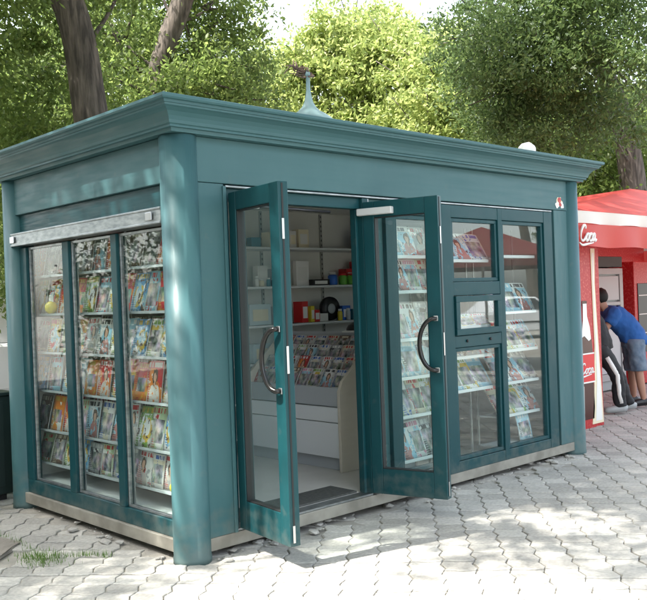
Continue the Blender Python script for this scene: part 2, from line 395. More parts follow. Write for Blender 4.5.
# fixed glazing: three bays
def win(x0, x1, z0, z1, name='window', y=.01, fw=.03):
    f = part(name, TF, K, lambda b: (box(b, x0, x1, y, y + .05, z0, z0 + fw), box(b, x0, x1, y, y + .05, z1 - fw, z1),
                                     box(b, x0, x0 + fw, y, y + .05, z0 + fw, z1 - fw), box(b, x1 - fw, x1, y, y + .05, z0 + fw, z1 - fw)), .003)
    part('pane', 'glass', f, lambda b: box(b, x0 + fw - .004, x1 - fw + .004, y + .022, y + .028, z0 + fw - .004, z1 - fw + .004))
    return f
def frame(b):
    z0, z1 = .099, 2.266
    for a, c in ((1.842, 1.945), (2.505, 2.625), (3.265, 3.325), (3.98, 4.118)): box(b, a, c, -.004, .075, z0, z1)
    for a, c in ((1.945, 2.505), (2.625, 3.265), (3.325, 3.98)):
        box(b, a, c, -.002, .073, z0, .185); box(b, a, c, -.002, .073, 2.165, z1)
    box(b, 2.625, 3.265, -.002, .073, 1.53, 1.64); box(b, 2.625, 3.265, -.002, .073, 1.105, 1.20)
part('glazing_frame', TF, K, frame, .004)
win(1.948, 2.502, .188, 2.162); win(3.328, 3.977, .188, 2.162)
win(2.628, 3.262, 1.643, 2.162); win(2.628, 3.262, .188, 1.102)
h = win(2.635, 3.255, 1.205, 1.525, 'service_hatch', y=-.02, fw=.05)
for bx in (2.78, 3.10): part('bolt', 'gap', h, lambda b: lathe(b, [(.012, 0), (.012, .008), (.006, .012)], (0, 0, 0), 12)).matrix_local = Matrix.Translation((bx, -.004, 1.155)) @ Matrix.Rotation(PI / 2, 4, 'X')
# sticker on the frieze
def blob(bm, cx, cz, r, y, mi, seed):
    q = random.Random(seed); prism(bm, [(cx + r * q.uniform(.6, 1.2) * math.cos(a * PI / 6), cz + r * q.uniform(.6, 1.1) * math.sin(a * PI / 6)) for a in range(12)], 'y', y, y + .0015, mi)
def stk(bm):
    blob(bm, 4.255, 2.37, .055, -.0062, 2, 2); blob(bm, 4.22, 2.34, .034, -.0075, 0, 3); blob(bm, 4.30, 2.338, .034, -.0078, 0, 4); blob(bm, 4.255, 2.385, .03, -.0085, 1, 5); blob(bm, 4.268, 2.345, .022, -.0092, 1, 6)
part('crest_sticker', ['white_vinyl', 'red_paint', 'cream_vinyl'], K, stk)

# side glazing (three panes) on the left face
def sidewin(y0, y1):
    f = part('side_window', 'galv', K, lambda b: (box(b, .042, .066, y0, y0 + .018, .205, 2.03), box(b, .042, .066, y1 - .018, y1, .205, 2.03),
             box(b, .042, .066, y0 + .018, y1 - .018, .205, .223), box(b, .042, .066, y0 + .018, y1 - .018, 2.012, 2.03)), .002)
    part('pane', 'glass_side', f, lambda b: box(b, .050, .056, y0 + .016, y1 - .016, .221, 2.014))
sy = [(.205, .765), (.845, 1.445), (1.545, 2.145)]
for a, b_ in sy: sidewin(a, b_)
def sframe(b):
    box(b, .022, .09, .15, 2.28, .099, .203)
    for a, c in ((.767, .843), (1.447, 1.543), (2.147, 2.28)): box(b, .02, .09, a, c, .203, 2.03)
    box(b, .024, .09, .15, .203, .203, 2.03)
part('side_frame', TF, K, sframe, .004)
part('side_header', TF, K, lambda b: (box(b, .03, .09, .15, 2.28, 2.15, 2.29)), .003)
tr = part('shutter_rail', 'galv', K, lambda b: (box(b, -.028, .085, .14, 2.30, 2.045, 2.145), box(b, -.034, -.030, .14, 2.30, 2.045, 2.058), box(b, -.034, -.030, .14, 2.30, 2.132, 2.145)), .004)
for yy in (.26, 2.26): part('rail_bracket', 'steel', tr, lambda b: (box(b, -.042, -.0345, yy - .035, yy + .035, 2.07, 2.12)), .002)

# doors (hinged leaves)
def door(hx, hy, ang, flip):
    """leaf built along +X from the hinge, thickness in Y; outer face at y=0"""
    Wd, H0, H1, T = .585, .118, 2.235, .07
    f = bpy.data.objects.new('door', None); COL.objects.link(f); f.parent = K; f.location = (hx, hy, 0); f.rotation_euler = (0, 0, ang)
    s = -1 if flip else 1
    def bx(b, x0, x1, y0, y1, z0, z1): box(b, x0, x1, min(s * y0, s * y1), max(s * y0, s * y1), z0, z1)
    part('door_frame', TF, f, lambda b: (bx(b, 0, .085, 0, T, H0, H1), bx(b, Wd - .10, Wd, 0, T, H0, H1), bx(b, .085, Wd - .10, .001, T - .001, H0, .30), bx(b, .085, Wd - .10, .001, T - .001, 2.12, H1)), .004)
    part('glass_pane', 'glass', f, lambda b: bx(b, .082, Wd - .097, .026, .032, .296, 2.124))
    part('glazing_bead', 'gap', f, lambda b: (bx(b, .085, .091, .008, T - .008, .30, 2.12), bx(b, Wd - .106, Wd - .10, .008, T - .008, .30, 2.12), bx(b, .091, Wd - .106, .008, T - .008, .30, .306), bx(b, .091, Wd - .106, .008, T - .008, 2.114, 2.12)))
    part('edge_strip', 'gap', f, lambda b: (bx(b, Wd + .001, Wd + .003, .022, .034, H0 + .02, H1 - .01)))
    for za, zb in ((1.90, 2.02), (1.12, 1.28), (.14, .24)): part('lock_plate', 'steel', f, lambda b: bx(b, Wd + .0035, Wd + .006, .018, .034, za, zb), .001)
    side = -1 if not flip else -1
    return f, s, T, Wd
def handle(f, x, y, out, s, T):
    # half-moon bar standing off the face, in the x/z plane bulging back towards the hinge
    def fn(b):
        pts = []
        for k in range(21):
            a = -PI / 2 + PI * k / 20
            pts.append((x - .105 * math.cos(a), y + out * (.03 + .028 * math.cos(a)), 1.20 + .18 * math.sin(a)))
        pts = [(x, y, 1.02)] + pts + [(x, y, 1.38)]
        tube(b, pts, .0155, 12)
    hd = part('handle', 'chrome_dark', f, fn)
    for z in (1.02, 1.38): part('handle_rose', 'steel', hd, lambda b: box(b, x - .017, x + .017, min(y, y + out * .006), max(y, y + out * .006), z - .018, z + .018), .004)
f1, s, T, Wd = door(.385, .0, R(-98), False)   # left leaf: outer face looks to -X
handle(f1, .545, -.003, -1, 1, T)
f2, s, T, Wd = door(1.60, -.004, R(-74), False)
handle(f2, .545, -.003, -1, 1, T)
# overhead closers
def closer(f, x0, x1, sgn):
    part('door_closer', 'white_metal', f, lambda b: box(b, x0, x1, min(sgn * .001, sgn * .045), max(sgn * .001, sgn * .045), 2.135, 2.185), .006)
closer(f2, -.03, .25, -1)
part('closer_arm', 'steel', f1, lambda b: tube(b, [(.05, .09, 2.16), (.30, .10, 2.15)], .011, 8))
part('closer_arm', 'black', K, lambda b: (tube(b, [(.56, .02, 2.165), (1.30, .03, 2.155)], .010, 8)))
part('closer_bracket', 'white_metal', K, lambda b: (tube(b, [(.60, .0, 2.165), (.63, .0, 2.165)], .02, 10)))

tag(part('door_mat', 'mat', None, lambda b: box(b, .46, 1.56, .118, .40, .1125, .126), .004), 'dark grey fibre mat lying just inside the open kiosk doors', 'door mat')

# ---------------------------------------------------------------- covers
def cover_mat(i, bg, acc, third, style):
    m = mat('cover_%02d' % i, bg, .35); n, l, b = nodes(m)
    uv = n.new('ShaderNodeTexCoord'); sp = n.new('ShaderNodeSeparateXYZ'); l.new(uv.outputs['UV'], sp.inputs[0])
    oi = n.new('ShaderNodeObjectInfo'); w = n.new('ShaderNodeMath'); w.operation = 'MULTIPLY'; w.inputs[1].default_value = 97; l.new(oi.outputs['Random'], w.inputs[0])
    def math_(op, a, c=None, d=None):
        x = n.new('ShaderNodeMath'); x.operation = op
        for k, q in enumerate((a, c, d)):
            if q is None: continue
            if isinstance(q, (int, float)): x.inputs[k].default_value = q
            else: l.new(q, x.inputs[k])
        return x.outputs[0]
    def noise(scale, sx=1, sy=1, detail=3):
        mp = n.new('ShaderNodeMapping'); mp.inputs['Scale'].default_value = (sx, sy, 1); l.new(uv.outputs['UV'], mp.inputs[0])
        t = n.new('ShaderNodeTexNoise'); t.noise_dimensions = '4D'; t.inputs['Scale'].default_value = scale; t.inputs['Detail'].default_value = detail
        l.new(mp.outputs[0], t.inputs['Vector']); l.new(w.outputs[0], t.inputs['W']); return t.outputs[0], t.outputs['Color']
    def mix(f, a, c):
        x = n.new('ShaderNodeMix'); x.data_type = 'RGBA'; l.new(f, x.inputs['Factor'])
        for k, q in (('A', a), ('B', c)):
            if isinstance(q, tuple): x.inputs[k].default_value = (*q, 1)
            else: l.new(q, x.inputs[k])
        return x.outputs['Result']
    u, v = sp.outputs[0], sp.outputs[1]
    nz, nc = noise(2.2)
    col = mix(math_('GREATER_THAN', nz, .52), bg, third)
    n2, _ = noise(5, 1, 1, 4)
    col = mix(math_('GREATER_THAN', n2, .60), col, acc)
    # figure: body, head and hair, shifted per copy
    sh = math_('MULTIPLY_ADD', oi.outputs['Random'], .3, -.15)
    wob = math_('MULTIPLY_ADD', n2, .40, -.20)
    def ell(cx, cy, rx, ry):
        du = math_('DIVIDE', math_('SUBTRACT', math_('SUBTRACT', u, sh), cx), rx); dv = math_('DIVIDE', math_('SUBTRACT', math_('ADD', v, wob), cy), ry)
        return math_('LESS_THAN', math_('ADD', math_('MULTIPLY', du, du), math_('MULTIPLY', dv, dv)), 1)
    if style == 'person':
        col = mix(ell(.5, .08, .34, .38), col, [(.55, .50, .46), (.30, .34, .40), (.45, .20, .18), (.62, .60, .56), (.20, .30, .42)][i % 5])
        col = mix(ell(.5, .60, .17, .19), col, (.10, .06, .035)); col = mix(ell(.5, .585, .095, .12), col, (.62, .38, .27))
        col = mix(ell(.5, .43, .045, .06), col, (.6, .37, .26)); nf, _ = noise(7, 1, 1, 5); col = mix(math_('MULTIPLY', math_('GREATER_THAN', nf, .56), math_('LESS_THAN', v, .5)), col, third)
    elif style == 'photo':
        n3, c3 = noise(3.2, 1, 1, 7); x = n.new('ShaderNodeHueSaturation'); x.inputs['Saturation'].default_value = 1.5 if i in (8, 9, 10, 11, 12, 13) else .8; l.new(c3, x.inputs['Color']); l.new(math_('MULTIPLY_ADD', n3, 3.2, -1.05), x.inputs['Value'])
        inb = math_('MULTIPLY', math_('LESS_THAN', math_('ABSOLUTE', math_('SUBTRACT', u, .5)), .30 if i in (8, 12, 13) else .42), math_('LESS_THAN', math_('ABSOLUTE', math_('SUBTRACT', v, .42)), .18 if i in (8, 12, 13) else .28))
        col = mix(inb, col, x.outputs[0])
    elif style == 'toon':
        col = mix(ell(.5, .42, .32, .30), col, acc); col = mix(ell(.5, .46, .20, .2), col, third); n4, c4 = noise(5, 1, 1, 5); col = mix(math_('GREATER_THAN', n4, .55), col, LBL if i % 2 else WHT); col = mix(math_('LESS_THAN', n4, .42), col, (.12, .07, .05))
    # text lines
    nt, _ = noise(9, 6, 1, 2)
    row = math_('GREATER_THAN', math_('FRACT', math_('MULTIPLY', v, 17)), .45)
    tx = math_('MULTIPLY', math_('MULTIPLY', row, math_('GREATER_THAN', nt, .5)), math_('LESS_THAN', math_('ADD', u, math_('MULTIPLY', v, .6)), .48))
    col = mix(tx, col, acc if style != 'toon' else (.8, .8, .8))
    # masthead
    nm, _ = noise(3.2, 3.2, .4, 1)
    band = math_('GREATER_THAN', v, .82)
    col = mix(band, col, bg)
    lt = math_('MULTIPLY', math_('MULTIPLY', math_('GREATER_THAN', nm, .47), math_('GREATER_THAN', v, .845)), math_('MULTIPLY', math_('LESS_THAN', v, .965), math_('LESS_THAN', math_('ABSOLUTE', math_('SUBTRACT', u, .5)), .42)))
    col = mix(lt, col, acc)
    l.new(col, b.inputs['Base Color']); return m
WHT, RED_, BLU, LBL, YEL, GRN, BLK, PNK, ORG, CRM, GRY, DBL = (.72, .72, .70), (.55, .03, .03), (.04, .12, .42), (.32, .56, .68), (.62, .42, .06), (.20, .36, .07), (.03, .03, .035), (.65, .25, .35), (.70, .22, .03), (.66, .60, .46), (.38, .39, .40), (.03, .06, .16)
CV = [('white', WHT, RED_, GRY, 'person'), ('pale blue', LBL, WHT, (.2, .4, .5), 'photo'), ('white', WHT, BLK, LBL, 'person'), ('cream', CRM, RED_, GRY, 'photo'), ('grey', GRY, WHT, BLK, 'photo'),
      ('white', WHT, BLU, CRM, 'photo'), ('light blue', LBL, RED_, WHT, 'photo'), ('white', WHT, PNK, LBL, 'photo'), ('red', RED_, WHT, ORG, 'person'), ('yellow', YEL, RED_, WHT, 'toon'),
      ('green', GRN, YEL, WHT, 'toon'), ('blue', (.10, .30, .55), YEL, WHT, 'toon'), ('orange', ORG, YEL, WHT, 'photo'), ('red', RED_, YEL, ORG, 'photo'), ('brown', (.14, .08, .05), CRM, GRY, 'photo'),
      ('dark blue', DBL, WHT, LBL, 'person'), ('white', WHT, GRN, YEL, 'photo'), ('pink', PNK, WHT, RED_, 'toon'), ('pale green', (.45, .58, .35), RED_, WHT, 'photo')]
CM = [cover_mat(i, a, b_, c, d) for i, (nm, a, b_, c, d) in enumerate(CV)]
mesh_cache = {}
def mag_mesh(w, h, t):
    """booklet standing on z=0, cover facing -Y, gently bowed, origin bottom centre"""
    k = (round(w, 3), round(h, 3), round(t, 3))
    if k in mesh_cache: return mesh_cache[k]
    bm = B(); nx, nz = 4, 5
    uvl = bm.loops.layers.uv.new('UVMap')
    def P(i, j, back): x = w * (i / nx - .5); z = h * j / nz; return (x, -.006 * math.sin(PI * i / nx) * (j / nz) + .010 * (j / nz) ** 2 + (t if back else 0), z)
    Fv = [[bm.verts.new(P(i, j, 0)) for i in range(nx + 1)] for j in range(nz + 1)]; Bk = [[bm.verts.new(P(i, j, 1)) for i in range(nx + 1)] for j in range(nz + 1)]
    for j in range(nz):
        for i in range(nx):
            f = bm.faces.new((Fv[j][i], Fv[j][i + 1], Fv[j + 1][i + 1], Fv[j + 1][i])); f.smooth = True
            for lp, (a, c) in zip(f.loops, ((i, j), (i + 1, j), (i + 1, j + 1), (i, j + 1))): lp[uvl].uv = (a / nx, c / nz)
            f = bm.faces.new((Bk[j][i], Bk[j + 1][i], Bk[j + 1][i + 1], Bk[j][i + 1])); f.material_index = 1
    for j in range(nz):
        for i in (0, nx):
            f = bm.faces.new((Fv[j][i], Fv[j + 1][i], Bk[j + 1][i], Bk[j][i])); f.material_index = 1
    for i in range(nx):
        for j in (0, nz):
            f = bm.faces.new((Fv[j][i], Bk[j][i], Bk[j][i + 1], Fv[j][i + 1])); f.material_index = 1
    me = bpy.data.meshes.new('magazine'); bm.to_mesh(me); bm.free(); me.materials.append(CM[0]); me.materials.append(M['paper'])
    mesh_cache[k] = me; return me
rm = random.Random(21)
ORD = ['first', 'second', 'third', 'fourth', 'fifth', 'sixth', 'seventh', 'eighth', 'ninth']
def magazine(loc, face, tilt, ci, w, h, label, group, t=.006, roll=0):
    o = bpy.data.objects.new('magazine', mag_mesh(w, h, t)); COL.objects.link(o)
    # scene copy shares the mesh; the cover sits on the object
    o.material_slots[0].link = 'OBJECT'; o.material_slots[0].material = CM[ci]
    o.matrix_world = Matrix.Translation(loc) @ Matrix.Rotation(face, 4, 'Z') @ Matrix.Rotation(-tilt, 4, 'X') @ Matrix.Rotation(roll, 4, 'Y')
    return tag(o, label, 'magazine', group)

# ---------------------------------------------------------------- left window display rack
M['rack_back'] = mat('rack_back_brown', (.16, .14, .12), .6)
rack = thing('display_rack', 'tall white display rack standing behind the three side windows', 'display rack', (.10, .18, .112))
zs = [1.80, 1.50, 1.20, .90, .59, .33]
rl = (-.10, -.18, -.112)
def rpart(nm, m, fn, root, bevel=0):
    o = part(nm, m, root, fn, bevel); o.location = -root.location; return o
for z in zs:
    rpart('shelf', 'laminate_grey', lambda b: (box(b, .125, .40, .20, 2.33, z - .008, z), box(b, .119, .124, .20, 2.33, z - .010, z + .008)), rack, .001)
rpart('back_board', 'rack_back', lambda b: box(b, .40, .415, .18, 2.335, .113, 2.1), rack)
rpart('base_shelf', 'shelf', lambda b: box(b, .10, .399, .18, 2.335, .113, .20), rack)
for yy in (.80, 1.49): rpart('upright', 'shelf', lambda b: box(b, .111, .1145, yy - .012, yy + .012, .205, 2.1), rack)
# pockets on the inner side of the rack, seen past the door
for k, z in enumerate([.42, .70, .98, 1.26, 1.54, 1.82]):
    rpart('pocket', 'shelf', lambda b: prism(b, [(.416, z), (.50, z + .02), (.56, z + .17), (.553, z + .17), (.495, z + .028), (.416, z + .008)], 'y', .25, 2.1), rack)
M['rack_shelf'] = mat('rack_shelf_grey', (.34, .36, .36), .35)
side_cols = {  # bay (far, middle, near) -> row -> covers
 0: [[8, 4, 3, 14], [10, 9, 8, 13], [3, 9, 18, 12], [11, 6, 11, 1], [14, 12, 8, 18], [18, 14, 10, 11]],
 1: [[14, 2, 8, 4], [10, 6, 10, 13], [0, 2, 10, 1], [12, 8, 9, 13], [2, 5, 2, 0], [4, 18, 5]],
 2: [[14, 4, 8, 18], [11, 6, 13, 13], [11, 16, 11, 12], [13, 8, 12, 13], [10, 18, 11, 11], [0, 5, 0, 9]]}
bayn = ['far', 'middle', 'near']
rown = ['top', 'second', 'third', 'fourth', 'fifth', 'lowest']
bays = [(1.53, 2.32), (.86, 1.50), (.215, .82)]
for bi, (ya, yb) in enumerate(bays):
    for ri, z in enumerate(zs):
        cs = side_cols[bi][ri]; cs = cs if len(cs) > 3 else cs + [cs[0]]; n = len(cs)
        for k, ci in enumerate(cs):
            yy = yb - (yb - ya) * (k + .5) / n + rm.uniform(-.015, .015)
            hh = min([.25, .28, .275, .275, .28, .235][ri] * rm.uniform(.93, 1.0), .282); ww = min(max((yb - ya) / n * 1.05, .19), .235) * rm.uniform(.94, 1.0)
            rl_ = rm.uniform(-.12, .12) if ri == 0 else rm.uniform(-.04, .04)
            magazine((.14 + .011 * k, yy, z + .002), -PI / 2, R(rm.uniform(6, 14)), ci, ww, hh,
                     '%s covered magazine, %s from left on the %s shelf, %s side window' % (CV[ci][0], ORD[k], rown[ri], bayn[bi]), 'magazines and colouring books in the side windows', roll=rl_)
            if rm.random() < .95:   # stock standing behind, higher
                ck = rm.choice([2, 3, 4, 5, 14, 18, 0])
                magazine((.26, yy + rm.uniform(-.04, .04), z + .002), -PI / 2, R(8), ck, ww * .9, min(hh * 1.05, .285),
                         '%s magazine behind the %s one on the %s shelf, %s side window' % (CV[ck][0], ORD[k], rown[ri], bayn[bi]), 'magazines and colouring books in the side windows', t=.02)
# toys on the side shelves
def toy_ball(loc, r, m, label):
    t = thing('toy_pack', label, 'toy', loc)
    part('ball', m, t, lambda b: lathe(b, [(r * math.sin(PI * k / 12) + .0005, r - r * math.cos(PI * k / 12)) for k in range(13)], (0, 0, 0), 20))
    part('tag_card', 'white_vinyl', t, lambda b: box(b, .0, .004, -r * .7, r * .7, 2 * r - .005, 2 * r + .05))
M['toy_yellow'] = mat('toy_yellow', (.75, .62, .05), .3); M['toy_red'] = mat('toy_red', (.6, .03, .03), .3); M['toy_blue'] = mat('toy_blue', (.03, .14, .55), .3); M['toy_green'] = mat('toy_green', (.12, .42, .05), .3)
toy_ball((.135, 1.98, 1.503), .05, 'toy_yellow', 'round yellow toy with a white card on the second side shelf')
toy_ball((.135, .33, .333), .04, 'toy_yellow', 'small yellow ball toy in the near side window on lowest shelf')
toy_ball((.135, .30, 1.203), .035, 'toy_red', 'small red ball toy in the near side window on third shelf')
# ---------------------------------------------------------------- front window racks
def slant_rack(x0, x1, rows, label, tiltdeg, wch):
    r = thing('display_rack', label, 'display rack', (x0, .10, .112))
    for i, z in enumerate(rows):
        rpart('shelf', 'shelf', lambda b: (box(b, x0, x1, .105, .32, z - .012, z), box(b, x0, x1, .094, .104, z - .014, z + .012)), r, .002)
    for xu in (x0, x1 - .012): rpart('upright', 'slot', lambda b: box(b, xu, xu + .012, .33, .345, .113, 2.12), r)
    return r
front = [
 ('left', 1.96, 2.49, [1.85, 1.575, 1.20, .90, .60, .255], 17,
  [[1, 2, 0], [4, 2, 7, 3], [0, 7, 2, 4], [6, 1, 15], [18, 5, 3, 16], [1, 2, 7, 4]]),
 ('middle', 2.65, 3.25, [1.82, 1.26, 1.01, .73], 30,
  [[1, 2, 5], [5, 16, 3], [5, 14, 6], [6, 16, 1]]),
 ('right', 3.34, 3.965, [1.86, 1.36, 1.02, .735, .45, .19], 30,
  [[], [7, 1, 2], [18, 16, 6], [6, 2, 4], [3, 16, 2], [1]])]
for nm, x0, x1, rows, td, cov in front:
    r = slant_rack(x0, x1, rows, 'white slanted display rack behind the %s front window' % nm, td, 0)
    if nm == 'left': rpart('back_board', 'shelf', lambda b: box(b, x0, x1, .35, .36, .113, 2.12), r)
    for ri, z in enumerate(rows):
        cs = cov[ri]; n = max(len(cs), 1); span = x1 - x0 - .03
        span = x1 - x0 + (.04 if nm != 'left' else .03)
        for k, ci in enumerate(cs):
            if nm == 'right' and ri == 5: xx, tt, hh, ww = 3.78, R(8), .24, .20
            else:
                xx = x0 + .015 + span * (k + .5) / n + rm.uniform(-.01, .01); tt = R(td + rm.uniform(-3, 3)); ww = min(span / n * rm.uniform(1.12, 1.22), .24)
                gap = (rows[ri - 1] - z if ri else .26); hh = min(.30, (gap - .016) / math.cos(tt)) if not (nm == 'middle' and ri == 1) else .12
            magazine((xx, .125 + k * .007, z + .003), 0, tt, ci, ww, hh,
                     '%s covered magazine, %s from left on the %s shelf of the %s front window' % (CV[ci][0], ORD[k], ['top', 'second', 'third', 'fourth', 'fifth', 'lowest'][ri], nm), 'magazines behind the front windows', roll=R(rm.uniform(-3, 3)))

M['tshirt_teal'] = mat('toy_teal', (.04, .20, .26), .4)
# ---------------------------------------------------------------- back wall shelving
bw = thing('wall_shelving', 'white shelves on slotted uprights along the kiosk back wall', 'shelving', (2.1, 2.32, .112))
bz = [1.84, 1.315, .80]
for z in (2.06, 1.68, 1.31, .95, .60, .28): rpart('shelf', 'shelf', lambda b: box(b, .75, 4.35, 2.02, 2.32, z - .022, z), bw, .003)
for xx in (1.8, 2.55, 3.37): rpart('upright', 'slot', lambda b: ([box(b, xx - .016, xx + .016, 2.325, 2.338, .113, 2.44)]), bw)
def slots(b):
    for xx in (2.55, 3.37):
        z = .3
        while z < 2.42: box(b, xx - .005, xx + .005, 2.3235, 2.3245, z, z + .022); z += .05
rpart('slot_holes', 'gap', slots, bw)
def jar(x, y, z, r, h, m, label, cat='jar'):
    t = thing('jar', label, cat, (x, y, z)); part('body', m, t, lambda b: lathe(b, [(r * .9, 0), (r, .01), (r, h * .7), (r * .7, h * .82)], (0, 0, 0), 16))
    part('lid', 'toy_red' if m == 'toy_green' else 'white_vinyl', t, lambda b: lathe(b, [(r * .75, h * .82), (r * .75, h)], (0, 0, 0), 16))
def carton(x, y, z, w, d, h, m, label, rot=0, lid='white_vinyl'):
    t = thing('carton', label, 'carton', (x, y, z), rot)
    part('body', m, t, lambda b: box(b, -w / 2, w / 2, -d / 2, d / 2, 0, h), .003)
    part('printed_panel', lid, t, lambda b: box(b, -w * .36, w * .36, -d / 2 - .002, -d / 2 - .0005, h * .2, h * .75))
# top shelf: blue bag
t = thing('blue_bag', 'bright blue plastic bag on the top back shelf', 'bag', (3.80, 2.16, 2.062))
def bag(b):
    r0 = bmesh.ops.create_icosphere(b, subdivisions=3, radius=.13)['verts']; q = random.Random(2)
    for v in r0: v.co = Vector((v.co.x * 1.0, v.co.y * .7, .11 + v.co.z * .85)) * q.uniform(.94, 1.05)
part('sack', 'toy_blue', t, bag); part('knot', 'toy_blue', t, lambda b: tube(b, [(0, 0, .21), (.01, 0, .25), (.03, .01, .28)], [.02, .03, .045], 8))
for x, w, hh, m, lb in ((3.60, .15, .17, 'toy_red', 'red carton on the upper middle back shelf, left one of the red pair'), (3.79, .20, .25, 'red_paint', 'larger red carton on the upper middle back shelf, right one of the pair')):
    carton(x, 2.18, 1.682, w, .12, hh, m, lb)
for k, x in enumerate((3.42, 3.54, 3.66, 3.80)): jar(x, 2.07, 1.682, .045, .12, 'toy_green', '%s green jar from left in front of the red cartons' % ORD[k])
jar(3.28, 2.08, 1.682, .05, .13, 'toy_blue', 'blue jar at the left end of the green jars')
carton(2.88, 2.12, 1.682, .17, .05, .25, 'white_vinyl', 'pale upright card box on the upper middle back shelf near the door', lid='paper')
carton(3.08, 2.10, 1.682, .24, .12, .06, 'black', 'flat black case on the upper middle back shelf')
carton(2.35, 2.12, 1.682, .12, .08, .20, 'paper', 'small pale box on the upper middle back shelf seen through the left door glass')
carton(2.52, 2.12, 1.682, .10, .08, .17, 'laminate_grey', 'narrow grey box on the upper middle shelf seen through the left door glass')
t = thing('tape_roll', 'dark round roll standing on the lower back shelf', 'roll', (3.26, 2.12, 1.313))
o = part('roll', 'black', t, lambda b: lathe(b, [(.05, -.03), (.12, -.03), (.125, 0), (.12, .03), (.05, .03)], (0, 0, 0), 28)); o.rotation_euler = (PI / 2, 0, 0); o.location = (0, 0, .125)
o = part('core', 'laminate_grey', t, lambda b: lathe(b, [(.03, -.034), (.052, -.034), (.052, .034), (.03, .034)], (0, 0, 0), 20)); o.rotation_euler = (PI / 2, 0, 0); o.location = (0, 0, .125)
for k, (x, w, hh, m) in enumerate(((2.84, .09, .21, 'toy_red'), (2.94, .06, .16, 'toy_yellow'), (3.01, .07, .12, 'toy_red'), (3.10, .12, .08, 'white_vinyl'), (3.44, .10, .15, 'toy_blue'), (3.57, .14, .11, 'tshirt_teal'), (3.74, .16, .10, 'green_metal'), (3.92, .12, .12, 'tshirt_teal'))):
    carton(x, 2.10, 1.313, w, .12, hh, m, ['small red carton leftmost on the lower back shelf', 'yellow carton between red ones on the lower back shelf', 'low red carton third on the lower back shelf', 'low white tray left of the dark roll', 'blue carton just right of the dark roll', 'flat teal carton second right of the dark roll', 'flat dark green case on the lower back shelf', 'teal carton at the right end of the lower back shelf'][k], rot=rm.uniform(-.2, .2))
M['clear'] = mat('clear_wrap', (.5, .6, .62), .2)
for k, (x, z, w, hh) in enumerate(((2.28, 1.313, .26, .20), (2.56, 1.313, .22, .17), (2.30, .953, .24, .18), (2.56, .953, .22, .12), (2.45, .603, .2, .12))):
    carton(x, 2.12, z, w, .14, hh, 'clear' if k % 2 == 0 else 'laminate_grey', 'pale blue wrapped box, %s of the boxes behind the left door glass' % ORD[k], lid='cream_vinyl')

goods = random.Random(77)
GC_ = [('red', 'toy_red'), ('white', 'paper'), ('teal', 'tshirt_teal'), ('blue', 'toy_blue'), ('grey', 'laminate_grey'), ('green', 'toy_green'), ('cream', 'cream_vinyl'), ('black', 'black'), ('yellow', 'toy_yellow')]
for sn, z, x0_, n_, in (('top', 2.062, 2.25, 5), ('fifth', .603, 2.2, 6), ('fourth', .953, 2.75, 6)):
    x = x0_
    for k in range(n_):
        cn, cm = GC_[goods.choice([1, 1, 4, 6, 2, 3, 0, 5, 7] if sn == 'top' else range(9))]; w_ = goods.uniform(.07, .17); h_ = goods.uniform(.06, .2)
        lb = '%s goods, %s from left on the %s back shelf' % (cn, ORD[k], sn)
        if goods.random() < .3: jar(x + w_ / 2, 2.14, z, w_ * .4, h_, cm, 'round jar of ' + lb)
        else: carton(x + w_ / 2, 2.14, z, w_, .1, h_, cm, 'small box of ' + lb, rot=goods.uniform(-.25, .25), lid=goods.choice(['paper', 'cream_vinyl', 'laminate_grey', 'tshirt_teal']))
        x += w_ + goods.uniform(.02, .09)
for k in range(9):
    x = 2.24 + k * .075 + goods.uniform(-.01, .01) if k < 5 else 3.32 + (k - 5) * .12
    jar(x, 2.05 if k < 5 else 2.03, 1.682 if k < 5 else 1.313, goods.uniform(.02, .03), goods.uniform(.07, .13), GC_[(k * 5 + 1) % 9][1], 'tiny %s bottle, %s in the row along the back shelf edge' % (GC_[(k * 5 + 1) % 9][0], ORD[k]))
# ---------------------------------------------------------------- white magazine stand
ms = thing('magazine_stand', 'white tiered magazine stand with cream side panels inside the kiosk', 'magazine stand', (2.05, 1.3, .112))
YA, YB = .70, 1.98
sp_ = [(1.98, .113), (2.55, .113), (2.55, 1.24), (2.45, 1.22), (2.02, .86), (1.98, .78)]
for a in (YA, YB - .03): rpart('side_panel', 'cream', lambda b: prism(b, [(u, v) for u, v in sp_], 'y', a, a + .03), ms, .003)
rpart('kick_board', 'laminate_grey', lambda b: box(b, 2.05, 2.07, YA + .031, YB - .031, .113, .22), ms)
rpart('lower_door', 'laminate', lambda b: box(b, 2.0, 2.02, YA + .031, YB - .031, .222, .51), ms, .003)
rpart('drawer_front', 'laminate', lambda b: box(b, 1.992, 2.018, YA + .031, YB - .031, .518, .64), ms, .003)
rpart('upper_board', 'laminate_grey', lambda b: box(b, 2.02, 2.035, YA + .031, YB - .031, .645, .80), ms)
for k in range(4): rpart('tier', 'laminate', lambda b: (box(b, 2.04 + k * .115, 2.155 + k * .115, YA + .031, YB - .031, .76 + k * .095, .772 + k * .095), box(b, 2.04 + k * .115, 2.05 + k * .115, YA + .031, YB - .031, .773 + k * .095, .80 + k * .095)), ms)
rpart('back_board', 'laminate_grey', lambda b: box(b, 2.535, 2.548, YA + .031, YB - .031, .20, 1.24), ms)
cc = 0
for k in range(4):
    for q in range(8):
        ci = [0, 5, 3, 14, 7, 16, 2, 5, 4, 3, 0, 8, 5][cc % 13]; cc += 1
        magazine((2.075 + k * .115, YB - .10 - q * .148, .775 + k * .095), -PI / 2, R(28), ci, .14, .19 if k < 3 else .17,
                 '%s covered magazine, %s from left in the %s tier of the white stand' % (CV[ci][0], ORD[q], ['front', 'second', 'third', 'back'][k]), 'magazines in the white stand')
t = thing('cap', 'black and white cap lying on top of the white magazine stand', 'cap', (2.50, .98, 1.243))
